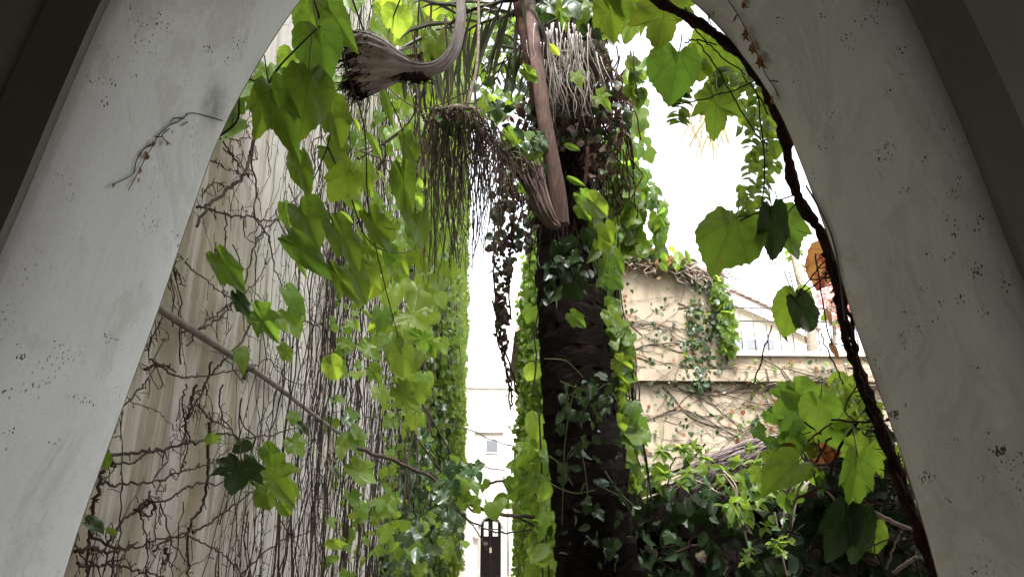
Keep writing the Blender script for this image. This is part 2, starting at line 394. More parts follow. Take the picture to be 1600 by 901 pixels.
def mesh_of(pr, mat):
    key = (id(pr), mat.name)
    if key not in _mc:
        me = bpy.data.meshes.new('leaf'); me.from_pydata(pr['v'].tolist(), [], pr['f'].tolist())
        ul = me.uv_layers.new(name='UVMap'); idx = pr['f'].reshape(-1); ul.data.foreach_set('uv', pr['uv'][idx].reshape(-1))
        me.polygons.foreach_set('use_smooth', [True]*len(me.polygons)); me.materials.append(mat); me.update(); _mc[key] = me
    return _mc[key]
def batch(name, pr, mat, Bs, X, Y, Z, parent, kind='stuff'):
    n = len(Bs)
    if n == 0: return
    v = pr['v']; k = len(v)
    W = Bs[:, None, :] + v[None, :, 0:1]*X[:, None, :] + v[None, :, 1:2]*Y[:, None, :] + v[None, :, 2:3]*Z[:, None, :]
    W = W.reshape(-1, 3); f = (pr['f'][None] + (np.arange(n)*k)[:, None, None]).reshape(-1, 3)
    me = bpy.data.meshes.new(name); me.vertices.add(len(W)); me.vertices.foreach_set('co', W.reshape(-1))
    me.loops.add(f.size); me.loops.foreach_set('vertex_index', f.reshape(-1).astype(np.int32))
    me.polygons.add(len(f)); me.polygons.foreach_set('loop_start', np.arange(0, f.size, 3, dtype=np.int32)); me.polygons.foreach_set('loop_total', np.full(len(f), 3, dtype=np.int32))
    ul = me.uv_layers.new(name='UVMap'); uv = np.tile(pr['uv'][pr['f'].reshape(-1)], (n, 1)); ul.data.foreach_set('uv', uv.reshape(-1))
    me.polygons.foreach_set('use_smooth', np.ones(len(f), dtype=bool)); me.materials.append(mat); me.update(calc_edges=True); me.validate()
    o = bpy.data.objects.new(name, me); col.objects.link(o); attach(o, parent); setp(o, kind=kind); return o
camv = np.array(CAM); fw = np.array(fwd); rg = np.array(rgt); uu = np.array(upv)
def nrm(a): return a / np.maximum(np.linalg.norm(a, axis=1, keepdims=True), 1e-9)
LEAFCOUNT = {}
def leaves(parent, Bs, Yd, Nn, L, Wd, mats, kinds=('vine',), indiv=300, minpx=9, name='leaf', wts=None):
    """arrays: base point, growth direction, normal, length, width factor"""
    Bs = np.asarray(Bs, float); n = len(Bs)
    if n == 0: return
    Yd = nrm(np.asarray(Yd, float)); Nn = np.asarray(Nn, float); Nn = nrm(Nn - Yd*(Nn*Yd).sum(1, keepdims=True))
    Xd = np.cross(Yd, Nn); L = np.broadcast_to(np.asarray(L, float), (n,)); Wd = np.broadcast_to(np.asarray(Wd, float), (n,))
    X = Xd*(L*Wd)[:, None]; Y = Yd*L[:, None]; Z = Nn*L[:, None]
    rel = Bs + Y*.4 - camv; z = rel @ fw; px = 800+F*(rel @ rg)/np.maximum(z, .1); py = 450-F*(rel @ uu)/np.maximum(z, .1)
    size = L*F/np.maximum(z, .1); vis = (z > .2) & (px > -20) & (px < 1620) & (py > -20) & (py < 920)
    score = np.where(vis & (size >= minpx), size, 0); order = np.argsort(-score)
    left = max(0, indiv - LEAFCOUNT.get(parent.name, 0))
    sel = [i for i in order[:left] if score[i] > 0]
    LEAFCOUNT[parent.name] = LEAFCOUNT.get(parent.name, 0) + len(sel)
    wl = world_loc(parent); mi = nrs.choice(len(mats), size=n, p=wts); ki = nrs.randint(0, len(kinds), size=n)
    for i in sel:
        pr = HI[kinds[ki[i]]][nrs.randint(0, len(HI[kinds[ki[i]]]))]
        o = bpy.data.objects.new(name, mesh_of(pr, mats[mi[i]])); col.objects.link(o); o.parent = parent
        m = Matrix(((X[i][0], Y[i][0], Z[i][0], Bs[i][0]-wl.x), (X[i][1], Y[i][1], Z[i][1], Bs[i][1]-wl.y), (X[i][2], Y[i][2], Z[i][2], Bs[i][2]-wl.z), (0, 0, 0, 1)))
        o.matrix_basis = m
    rest = np.ones(n, bool); rest[sel] = False
    for a in range(len(mats)):
        for b in range(len(kinds)):
            s = rest & (mi == a) & (ki == b)
            if s.any(): batch('foliage', LO[kinds[b]], mats[a], Bs[s], X[s], Y[s], Z[s], parent)
def hero(parent, specs, auto=None, petioles=None, size_m=.165, grow=1.0):
    """specs: base px, tip px, width, material key, shape, optional distance"""
    for s in specs:
        bx, by, tx, ty, wd, mk, kind = s[:7]
        ln = math.hypot(tx-bx, ty-by)
        if len(s) > 7: d = s[7]
        elif auto: d = auto(bx, by, ln)
        else: d = size_m*F/ln
        B = P(bx, by, d)
        if B.y < 1.6: d *= 1.6/B.y; B = P(bx, by, d)
        if B.x < -1.14: d *= -1.14/B.x; B = P(bx, by, d)
        tx, ty = bx+(tx-bx)*grow, by+(ty-by)*grow
        T = P(tx, ty, d*(1+rnd.uniform(-.02, .02)))
        if T.y < 1.56: T = PY(tx, ty, 1.57)
        if T.x < -1.17: T = PX(tx, ty, -1.15)
        Yv = T-B; L = Yv.length; Yn = Yv.normalized(); view = (CAM-B).normalized()
        Nv = (view - Yn*view.dot(Yn)).normalized(); Nv = (Nv + Yn.cross(Nv)*rnd.uniform(-.35, .35) + Vector((0, 0, .25))).normalized(); Nv = (Nv - Yn*Nv.dot(Yn)).normalized()
        Xv = Yn.cross(Nv)*(L*wd)
        o = bpy.data.objects.new('leaf', mesh_of(HI[kind][rnd.randrange(len(HI[kind]))], M[mk])); col.objects.link(o); o.parent = parent
        wl = world_loc(parent); Zv = Nv*L
        o.matrix_basis = Matrix(((Xv.x, Yv.x, Zv.x, B.x-wl.x), (Xv.y, Yv.y, Zv.y, B.y-wl.y), (Xv.z, Yv.z, Zv.z, B.z-wl.z), (0, 0, 0, 1)))
        if petioles is not None:
            up = B - Yn*L*.25 + Vector((rnd.uniform(-.02, .02), rnd.uniform(-.02, .03), L*.3))
            petioles.tube(cr([B, (B+up)/2 + Vector((0, 0, -.01)), up], 3), .0017, 4)
            s_pts.setdefault(parent.name, []).append(up)
s_pts = {}
def in_poly(x, y, poly):
    c = False; j = len(poly)-1
    for i in range(len(poly)):
        xi, yi = poly[i]; xj, yj = poly[j]
        if (yi > y) != (yj > y) and x < (xj-xi)*(y-yi)/(yj-yi)+xi: c = not c
        j = i
    return c
def zone(poly, n, at, rr=None):
    """n random points inside a survey outline; at(px,py) gives the point in the place"""
    rr = rr or rnd; xs = [p[0] for p in poly]; ys = [p[1] for p in poly]; out = []
    while len(out) < n:
        x = rr.uniform(min(xs), max(xs)); y = rr.uniform(min(ys), max(ys))
        if in_poly(x, y, poly): out.append(at(x, y))
    return out
def rvec(n, s): return nrs.normal(0, s, (n, 3))
def hang(parent, pts, L, mats, kinds=('vine',), normal=(0, -1, .4), spread=.55, wd=(.8, 1.15), **kw):
    pts = np.array([tuple(p) for p in pts]); n = len(pts)
    Yd = np.array([(0, 0, -1.0)]) + rvec(n, spread); Nn = np.array([normal]) + rvec(n, spread)
    Ls = nrs.uniform(L[0], L[1], n); leaves(parent, pts, Yd, Nn, Ls, nrs.uniform(wd[0], wd[1], n), mats, kinds, **kw)

# ------------------------------------------------------------------ ground
g = MB(); g.quad((-300, -300, 0), (300, -300, 0), (300, 300, 0), (-300, 300, 0))
setp(g.build('ground', M['ground']), kind='structure')
g = MB(); g.quad((-1.2, 1.5, .004), (1.1, 1.5, .004), (1.1, 31, .004), (-1.2, 31, .004)); setp(g.build('alley_path', M['paving']), kind='structure')
g = MB(); g.box(-3, 3, -4, 1.5, -.1, .008); setp(g.build('floor', M['floor']), kind='structure')

# ------------------------------------------------------------------ archway
YI, YO = 1.03, 1.5
prof = [(.87, -1.5), (.872, -.8), (.866, -.35), (.858, -.073), (.82, .19), (.775, .407), (.738, .64), (.671, .929), (.585, 1.11), (.485, 1.249), (.33, 1.40), (.15, 1.50), (0.01, 1.53),
        (-.14, 1.50), (-.30, 1.41), (-.40, 1.31), (-.464, 1.225), (-.54, 1.06), (-.61, .856), (-.65, .66), (-.686, .45), (-.735, .2), (-.783, -.07), (-.80, -.4), (-.81, -.8), (-.81, -1.5)]
pc = [(p.x, p.z+1.5) for p in cr([(x, 0, h) for x, h in prof], 4)]
def offset_prof(pr, d):
    out = []
    for i, (x, z) in enumerate(pr):
        a = pr[max(i-1, 0)]; b = pr[min(i+1, len(pr)-1)]; tx, tz = b[0]-a[0], b[1]-a[1]; l = math.hypot(tx, tz)
        out.append((x + tz/l*d, max(0, z - tx/l*d)))
    return out
arch = thing('archway_house', 'white plastered round archway wall framing the view, seen from the dark passage inside', 'archway', (0, YI, 0))
m = MB(); n = len(pc); TOP = 4.6; XL, XR = -3.0, 3.2
outer = []
for i, (x, z) in enumerate(pc):
    if i == 0: outer.append((XR, 0))
    elif i == n-1: outer.append((XL, 0))
    else:
        dx, dz = x-.03, max(z-1.2, -1.19)
        k = min((XR-.03)/dx if dx > 1e-6 else 1e9, (XL-.03)/dx if dx < -1e-6 else 1e9, (TOP-1.2)/dz if dz > 1e-6 else 1e9, (0-1.2)/dz if dz < -1e-6 else 1e9)
        outer.append((.03+dx*k, 1.2+dz*k))
def add_ring(mb, a, b, y, flip):
    base = len(mb.v); k = len(a)
    mb.v += [(x, y, z) for x, z in a] + [(x, y, z) for x, z in b]
    for i in range(k-1):
        q = (base+i, base+k+i, base+k+i+1, base+i+1); mb.f.append(q if flip else tuple(reversed(q)))
add_ring(m, pc, outer, YO, True)
m.build('outer_wall_face', M['wallL'], arch)
m = MB(); base = 0
rows = [YI + (YO-YI)*t for t in (0, .02, .25, .5, .75, .992, 1)]
for j, y in enumerate(rows):
    off = .012 if j in (0,) else (.003 if j == 6 else 0)
    q = offset_prof(pc, -off) if off else pc
    q = offset_prof(pc, off) if off else pc
    m.v += [(x, y, z) for x, z in q]
for j in range(len(rows)-1):
    for i in range(n-1): m.f.append((j*n+i, j*n+i+1, (j+1)*n+i+1, (j+1)*n+i))
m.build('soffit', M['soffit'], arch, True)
m = MB(); t0 = offset_prof(pc, .012); t1 = offset_prof(pc, .095); add_ring(m, t0, t1, YI-.018, False)
k = len(m.v); m.v += [(x, YI-.018, z) for x, z in t0] + [(x, YI+.01, z) for x, z in t0] + [(x, YI-.018, z) for x, z in t1] + [(x, YI+.01, z) for x, z in t1]
for i in range(n-1):
    m.f.append((k+i, k+i+1, k+n+i+1, k+n+i)); m.f.append((k+2*n+i, k+2*n+i+1, k+3*n+i+1, k+3*n+i))
m.build('arch_trim', M['trim'], arch, False)
m = MB(); add_ring(m, t1, outer, YI, False); m.build('inner_wall_face', M['inner'], arch)
m = MB(); m.box(XL-.2, XL, -4.0, YO, 0, TOP); m.box(XR, XR+.2, -4.0, -3.4, 0, TOP); m.box(XR, XR+.2, -.7, YO, 0, TOP); m.box(XR, XR+.2, -3.4, -.7, 2.9, TOP); m.box(XR, XR+.2, -3.4, -.7, 0, .3); m.box(XL, XR, -4.2, -4.0, 0, TOP); m.build('passage_wall', M['inner'], arch)  # unseen opening in the right wall, added to light the left soffit
MB().box(XL-.2, XR+.2, -4.2, YO, TOP, TOP+.2).build('ceiling', M['inner'], arch)
def soffit_pt(px, py, lift=.001):
    r = ray(px, py); best = None
    for i in range(n-1):
        (x0, z0), (x1, z1) = pc[i], pc[i+1]; h0, h1 = z0-1.5, z1-1.5
        a = r.z*x0 - r.x*h0; b = r.z*x1 - r.x*h1
        if a*b <= 0 and (x0+x1)*r.x > 0 or (a*b <= 0 and abs(r.x) < .05):
            t = a/(a-b) if a != b else 0; x = x0+(x1-x0)*t; h = h0+(h1-h0)*t; k = (x/r.x if abs(r.x) > .01 else h/r.z)
            if k > 0:
                tx, tz = x1-x0, z1-z0; l = math.hypot(tx, tz); nv = Vector((-tz/l, 0, tx/l))
                best = (CAM + r*k + nv*lift, nv)
    return best
# dried climbing pads on the plaster
m = MB()
sp = [(205,15),(250,22),(245,38),(258,40),(180,90),(130,93),(125,97),(210,118),(170,130),(148,128),(325,70),(335,78),(368,75),(350,95),(245,348),(270,362),(278,382),(172,528),(168,524),(172,532),(27,540),(98,540),(98,550),(38,556),(115,618),(125,624),(48,608),(15,676),(88,690),(212,700),(0,698),(143,625),(10,612),(370,65),(160,160),(640,20),
      (1220,30),(1282,25),(1378,5),(1345,35),(1322,58),(1410,75),(1413,84),(1240,125),(1390,138),(1300,178),(1512,158),(1480,198),(1505,218),(1508,232),(1284,228),(1293,218),(1385,228),(1372,240),(1378,250),(1442,248),(1498,278),(1415,296),(1270,278),(1484,304),(1490,306),(1478,342),(1484,345),(1530,345),(1524,352),(1562,348),(1490,364),(1488,398),(1480,402),(1455,400),(1525,420),(1520,425),(1526,424),(1530,415),(1570,440),(1575,446),(1500,465),(1502,470),(1472,472),(1465,482),(1532,490),(1540,486),(1460,500),(1438,512),(1437,518),(1410,522),(1415,540),(1525,575),(1395,640),(1418,635),(1538,675),(1490,690),(1567,702),(1572,722),(1565,708),(1595,712),(1535,748),(1592,760),(1482,780),(1520,888),(1430,560),(1450,450),(1416,480)]
for (px, py) in sp:
    for _ in range(rnd.randint(3, 7)):
        q = soffit_pt(px+rnd.gauss(0, 5), py+rnd.gauss(0, 4), .0)
        if not q or not (YI+.01 < q[0].y < YO-.005): continue
        p, nv = q; r_ = rnd.uniform(.0008, .0023); t1v = nv.orthogonal().normalized(); t2v = nv.cross(t1v)
        k = len(m.v); ang = rnd.uniform(0, 6)
        ring = [p + (t1v*math.cos(ang+a*1.05)*rnd.uniform(.6, 1.6) + t2v*math.sin(ang+a*1.05)*rnd.uniform(.6, 1.6))*r_ for a in range(6)]
        m.v += [tuple(c) for c in ring] + [tuple(p+nv*r_*.6)]
        m.f += [(k+a, k+(a+1) % 6, k+6) for a in range(6)]
for (px, py, s) in ((1385, 745, 6), (1445, 745, 4), (1560, 705, 3), (1398, 648, 2.5)):
    for _ in range(26):
        q = soffit_pt(px+rnd.gauss(0, s*1.6), py+rnd.gauss(0, s*1.2), .0)
        if not q: continue
        p, nv = q; r_ = rnd.uniform(.001, .0032); t1v = nv.orthogonal().normalized(); t2v = nv.cross(t1v); k = len(m.v)
        m.v += [tuple(p + (t1v*math.cos(a*1.05) + t2v*math.sin(a*1.05))*r_*rnd.uniform(.6, 1.5)) for a in range(6)] + [tuple(p+nv*r_*.5)]
        m.f += [(k+a, k+(a+1) % 6, k+6) for a in range(6)]
m.build('dried_pads', M['pad'], arch, kind='stuff')

def soffit_line(pxs, lift=.004):
    out = []
    for a, b in pxs:
        q = soffit_pt(a, b, lift)
        if q:
            p = q[0]; out.append(p)
    return out
# dried sprigs clinging to the plaster
sprig = thing('dried_sprig', 'thin dried sprig with small rusty leaves on the bright left arch', 'twig', soffit_pt(290, 180)[0])
m = MB()
for line in ([(345,188),(325,182),(300,176),(288,178)], [(290,178),(275,190),(262,195),(245,210),(237,225),(225,245),(212,270),(197,297)], [(235,225),(222,232),(210,250),(205,270),(190,280),(172,288)], [(285,185),(270,184),(262,192)], [(290,190),(280,196)], [(262,200),(250,212),(264,225)], [(240,213),(252,213)]):
    pp = soffit_line(line); m.tube(cr(pp, 4), taper((len(pp)-1)*4+1, .0013, .0008), 4)
m.build('twig', M['stem'], sprig, True)
for px, py, s in ((235,220,.014),(222,236,.015),(227,242,.013),(214,262,.013),(211,278,.010),(255,220,.012),(263,203,.008),(172,286,.009)):
    p, nv = soffit_pt(px, py, .006)
    leaves(sprig, [tuple(p)], [(rnd.uniform(-.5, .5), rnd.uniform(-.5, .5), -1)], [tuple(nv+Vector((0, 0, .3)))], [s], [1], [M['leafDry']], ('star',))
sprig = thing('dried_ivy_trail', 'trail of brown star-shaped dead leaves on the shaded right side of the arch', 'dead leaves', soffit_pt(1180, 60)[0])
m = MB()
for line in ([(1140,0),(1155,22),(1165,40),(1180,70),(1190,95),(1200,118),(1212,135),(1218,150)], [(1165,0),(1163,12)], [(1205,125),(1218,127)], [(1108,20),(1115,45),(1118,60)]):
    pp = soffit_line(line); m.tube(cr(pp, 4), .0012, 4)
m.build('twig', M['stem'], sprig, True)
for px, py, s in ((1157,20,.026),(1170,45,.032),(1178,68,.030),(1191,88,.034),(1196,92,.025),(1212,148,.028),(1165,2,.02),(1120,15,.014)):
    q = soffit_pt(px, py, .008)
    if q: leaves(sprig, [tuple(q[0])], [(rnd.uniform(-.5, .5), rnd.uniform(-.3, .3), -1)], [tuple(q[1]+Vector((0, 0, .2)))], [s], [1], [M['leafDry']], ('star',))
# cable on the right soffit edge
pp = soffit_line([(1262,290),(1280,320),(1300,362),(1310,400),(1316,440),(1322,500)], .004)
m = MB(); m.tube(cr(pp, 5), .0022, 6); setp(m.build('cable', M['trim'], None, True), 'thin grey cable stapled along the right edge of the arch', 'cable')

# ------------------------------------------------------------------ tall wall on the left
XW = -1.2
tb = thing('tall_building', 'tall cream rendered house wall on the left, streaked and covered with creeper', 'building', (-4, 14, 0))
m = MB(); ny, nz = 90, 46; m2 = []
def bulge(y, z): return .012*math.sin(y*1.7+z*.6)+.010*math.sin(y*3.9-z*.3+1)+.008*math.sin(z*1.9+y)
for i in range(ny+1):
    y = 1.51 + (28.3-1.51)*(i/ny)**1.6
    for j in range(nz+1):
        z = 17*(j/nz)**1.3; m.v.append((XW+bulge(y, z)*.6-.014, y, z))
for i in range(ny):
    for j in range(nz): a = i*(nz+1)+j; m.f.append((a, a+nz+1, a+nz+2, a+1))
m.build('side_wall', M['wallL'], tb, True)
MB().box(-7, XW-.04, 1.52, 28.3, 0, 17).build('wall', M['wallL'], tb)
MB().box(-7.1, XW+.02, 1.55, 28.35, 17, 17.2).build('coping', M['coping'], tb)
pl = PX(250, 480, -1.17)
pp = [Vector((-1.165, y, pl.z + .01*math.sin(y*2))) for y in np.linspace(1.56, 9.5, 22)]
cp = thing('conduit_pipe', 'weathered grey pipe running level along the left wall among bare stems', 'pipe', (-1.165, 1.6, pl.z))
MB().tube(pp, .015, 10).build('pipe', M['pipe'], cp, True)
for y in (2.3, 3.6, 5.2, 7.1):
    MB().tube([(-1.165, y-.012, pl.z+.01*math.sin(y*2)), (-1.165, y+.012, pl.z+.01*math.sin(y*2))], .019, 10).box(-1.2, -1.18, y-.012, y+.012, pl.z-.05, pl.z+.05).build('clamp', M['iron'], cp)

# ------------------------------------------------------------------ creeper stems on the left wall
def nubs(m, pts, every=3, ln=.018, r=.0016, nv=Vector((1, 0, 0))):
    for i in range(1, len(pts)-1, every):
        if rnd.random() < .65:
            d = Vector((rnd.uniform(.2, 1)*.6, rnd.gauss(0, 1), rnd.gauss(0, 1))).normalized()*ln*rnd.uniform(.5, 1.8)
            m.tube([pts[i], pts[i]+d*.6, pts[i]+d+Vector((0, 0, -.004))], [r*1.3, r, r*1.5], 3)
def wall_line(pxs, x=-1.175): return [PX(a, b, x+rnd.uniform(0, .02)) for a, b in pxs]
cre = thing('bare_creeper', 'sprawling leafless brown creeper on the near cream wall around the pipe', 'creeper', (-1.18, 2.6, 1.5))
traced = [
 (.013, [(398,200),(392,240),(378,275),(352,300),(325,322),(306,352)]), (.007, [(306,322),(345,333),(385,338),(425,345),(470,332)]),
 (.005, [(352,215),(375,218),(398,212)]), (.005, [(345,215),(360,240),(378,262),(398,275)]), (.004, [(350,230),(372,255)]),
 (.006, [(388,235),(400,290),(398,335),(418,370),(430,420),(448,470),(452,540),(450,640)]), (.006, [(470,300),(430,345),(402,372),(388,420),(378,455),(350,480),(318,506),(292,540)]),
 (.004, [(288,410),(310,428),(335,448),(352,462),(372,470)]), (.005, [(285,520),(320,510),(345,495),(370,470),(400,440),(425,400)]),
 (.004, [(278,395),(273,420),(290,450)]), (.007, [(398,480),(385,520),(352,560),(330,585),(312,620),(290,660)]), (.006, [(330,565),(322,600),(305,615)]),
 (.005, [(232,560),(262,578),(290,590),(330,585),(375,577),(420,560)]), (.006, [(225,575),(250,570),(275,580)]), (.005, [(345,605),(343,640),(360,670),(372,690)]),
 (.008, [(305,600),(297,640),(288,665)]), (.006, [(288,665),(300,690)]), (.007, [(163,710),(200,708),(240,704),(280,695),(315,688),(345,676),(380,683),(420,680),(460,668),(520,645),(560,640)]),
 (.005, [(172,727),(205,722),(235,705),(260,703)]), (.005, [(158,757),(200,756),(240,752),(270,742),(300,732),(330,722),(360,700)]),
 (.009, [(328,662),(326,700),(322,745),(318,785),(300,815),(293,840),(296,901)]), (.006, [(168,850),(190,815),(225,790),(262,780),(300,757),(345,755),(400,748)]),
 (.006, [(140,835),(170,850),(200,856),(240,845),(293,835)]), (.005, [(240,860),(262,842),(293,836),(330,855),(355,872),(375,890)]), (.006, [(300,832),(335,812),(370,785),(400,765),(430,755)]),
 (.006, [(375,901),(405,870),(440,845),(480,830),(515,800)]), (.005, [(432,795),(450,830),(470,860)]), (.005, [(411,785),(409,840),(408,901)]),
 (.008, [(157,735),(152,775),(145,812),(140,850),(135,901)]), (.006, [(215,795),(228,782),(240,785),(238,797),(222,803),(215,795)]), (.008, [(258,855),(262,872),(255,882)]),
 (.004, [(170,600),(165,640),(150,700)]), (.004, [(225,600),(190,640),(172,655)]), (.004, [(222,795),(228,845),(232,901)]), (.005, [(160,880),(200,888),(235,895),(262,901)]),
 (.004, [(500,640),(485,700),(470,760),(455,800),(440,860)]), (.004, [(290,600),(286,640),(290,665),(292,700),(285,730)]), (.004, [(250,500),(235,530),(228,548)]),
 (.006, [(310,630),(325,650),(360,668)]), (.004, [(420,560),(445,590),(470,600),(520,600)]), (.007, [(120,860),(150,858),(175,862),(210,850)]), (.006, [(118,880),(150,884),(190,872)]),
 (.004, [(330,250),(350,262),(372,268)]), (.004, [(318,300),(335,285),(350,292)]), (.004, [(350,330),(352,380),(345,420),(352,462)])]
for r_, line in traced:
    m = MB()
    pts = jit(cr(wall_line(line), 7), .004); r2 = r_*.8; m.tube(pts, taper(len(pts), r2, r2*.55), 6); nubs(m, pts, 2)
    for _ in range(2):
        i = rnd.randrange(len(pts)); p = pts[i]; q = [p]
        for s in range(rnd.randint(5, 12)):
            q.append(q[-1] + Vector((rnd.gauss(0, .004), rnd.gauss(0, .035), rnd.gauss(-.01, .035))))
        q = [Vector((min(max(a.x, -1.19), -1.13), max(a.y, 1.56), a.z)) for a in q]
        m.tube(cr(q, 2), taper((len(q)-1)*2+1, .002, .001), 4); nubs(m, cr(q, 2), 3, .012, .0012)
    m.build('stem', M['stem'], cre, True)
# random finer network
m = MB()
for _ in range(95):
    y = rnd.uniform(1.7, 5.2); z = rnd.uniform(.9, 3.9); an = rnd.choice((rnd.gauss(1.57, .5), rnd.gauss(.2, .5), rnd.gauss(-1.57, .4))); pts = [Vector((-1.18, y, z))]
    for s in range(rnd.randint(8, 26)):
        an += rnd.gauss(0, .22); y += math.cos(an)*.04; z += math.sin(an)*.04
        if y < 1.56: break
        pts.append(Vector((-1.185+rnd.uniform(0, .015), y, z)))
    if len(pts) < 4: continue
    m.tube(pts, taper(len(pts), rnd.uniform(.0014, .0035), .001), 4); nubs(m, pts, 2, .014, .0013)
m.build('fine_stems', M['stem'], cre, True, kind='stuff')

curt = thing('stem_curtain', 'curtain of dark hanging bare stems with few leaves on the tall left wall', 'creeper', (-1.18, 7, 1.5))
m = MB()
for k in range(600):
    y = 3.6 + 12.5*(rnd.random()**1.25); zt = rnd.uniform(1.5, 3.0 + (y-3.0)*1.3 + 1.5); zb = max(.2, zt - rnd.uniform(1.2, 5.5)); z = zt; pts = []; x = -1.18; dy = rnd.gauss(0, .03)
    if y < 5 and rnd.random() < .6: continue
    stp = .13 if y < 7 else .2
    while z > zb:
        pts.append(Vector((x, y, z))); z -= stp; dy = dy*.85 + rnd.gauss(0, .02); y += dy; x = -1.185 + abs(rnd.gauss(0, .015 + .03*min(1, max(0, (y-5)/6))))
    if len(pts) < 3: continue
    r_ = rnd.choice((.0015, .002, .0025, .003, .0045))*rnd.uniform(.8, 1.2)*(.8 if y < 5 else 1.25); m.tube(pts, taper(len(pts), r_, r_*.6), 4)
    if y < 8: nubs(m, pts, 1, .03, .0018)
for _ in range(230):   # slanting cross stems and knots
    y = rnd.uniform(4, 13); z = rnd.uniform(.8, min(9, y*.95)); an = rnd.gauss(-1.57, .7); q = []
    for s in range(rnd.randint(6, 16)):
        q.append(Vector((-1.18+abs(rnd.gauss(0, .02)), y, z))); an += rnd.gauss(0, .3); y += math.cos(an)*.09; z += math.sin(an)*.11
    m.tube(cr(q, 2), rnd.uniform(.002, .005), 4)
m.build('stems', M['stemcur'], curt, True, kind='stuff')
for k in range(26):
    y = rnd.uniform(4.2, 10); z = rnd.uniform(3, 7); pts = []; 
    for s in range(int(z/.25)):
        pts.append(Vector((-1.15+rnd.gauss(0, .01), y, z))); z -= .25; y += rnd.gauss(0, .03)
    MB().tube(cr(pts, 2), taper((len(pts)-1)*2+1, .004, .007), 6).build('stem', M['stemcur'], curt, True)

CURT_LEAVES = True
# leafy creepers of the left wall
def wallpts(n, y0, y1, z0, z1, out, pw=1.0, zf=None):
    r = []
    while len(r) < n:
        y = y0+(y1-y0)*rnd.random()**pw; z = rnd.uniform(z0, z1)
        if zf and not zf(y, z): continue
        cl = .5+.5*math.sin(y*1.9+z*1.3)*math.sin(z*2.3-y*.7)
        r.append((XW+.03+out*(.25+.75*cl)*rnd.random(), y, z))
    return r
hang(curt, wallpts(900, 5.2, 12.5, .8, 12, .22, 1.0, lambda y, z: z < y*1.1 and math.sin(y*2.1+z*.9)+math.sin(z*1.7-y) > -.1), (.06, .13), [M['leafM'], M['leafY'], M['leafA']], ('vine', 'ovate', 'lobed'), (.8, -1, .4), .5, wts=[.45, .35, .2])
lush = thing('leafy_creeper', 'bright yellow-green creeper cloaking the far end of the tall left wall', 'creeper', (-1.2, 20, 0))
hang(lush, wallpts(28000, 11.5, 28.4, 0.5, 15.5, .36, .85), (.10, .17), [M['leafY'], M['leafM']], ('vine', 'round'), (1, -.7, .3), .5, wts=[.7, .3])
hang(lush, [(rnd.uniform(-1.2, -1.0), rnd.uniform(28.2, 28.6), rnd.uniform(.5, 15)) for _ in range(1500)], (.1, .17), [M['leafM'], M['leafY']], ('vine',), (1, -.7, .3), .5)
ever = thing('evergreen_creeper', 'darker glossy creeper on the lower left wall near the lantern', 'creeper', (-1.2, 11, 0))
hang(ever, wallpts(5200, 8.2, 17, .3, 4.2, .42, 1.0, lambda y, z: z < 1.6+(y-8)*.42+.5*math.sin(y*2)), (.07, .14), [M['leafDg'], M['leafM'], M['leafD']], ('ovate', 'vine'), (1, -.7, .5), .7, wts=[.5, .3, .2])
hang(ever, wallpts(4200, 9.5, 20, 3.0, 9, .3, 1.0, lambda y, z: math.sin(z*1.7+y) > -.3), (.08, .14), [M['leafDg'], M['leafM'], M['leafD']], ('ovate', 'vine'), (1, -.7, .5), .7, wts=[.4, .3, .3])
m = MB()
for _ in range(420):
    y = rnd.uniform(9, 22); z = rnd.uniform(1, 12); x = XW+rnd.uniform(.03, .28); q = []
    for s in range(rnd.randint(4, 10)): q.append((x, y, z)); x += rnd.gauss(0, .03); x = max(x, XW+.02); y += rnd.gauss(0, .1); z -= rnd.uniform(.15, .4)
    m.tube(q, taper(len(q), .01, .005), 4)
m.build('stems', M['stem'], ever, True, kind='stuff')

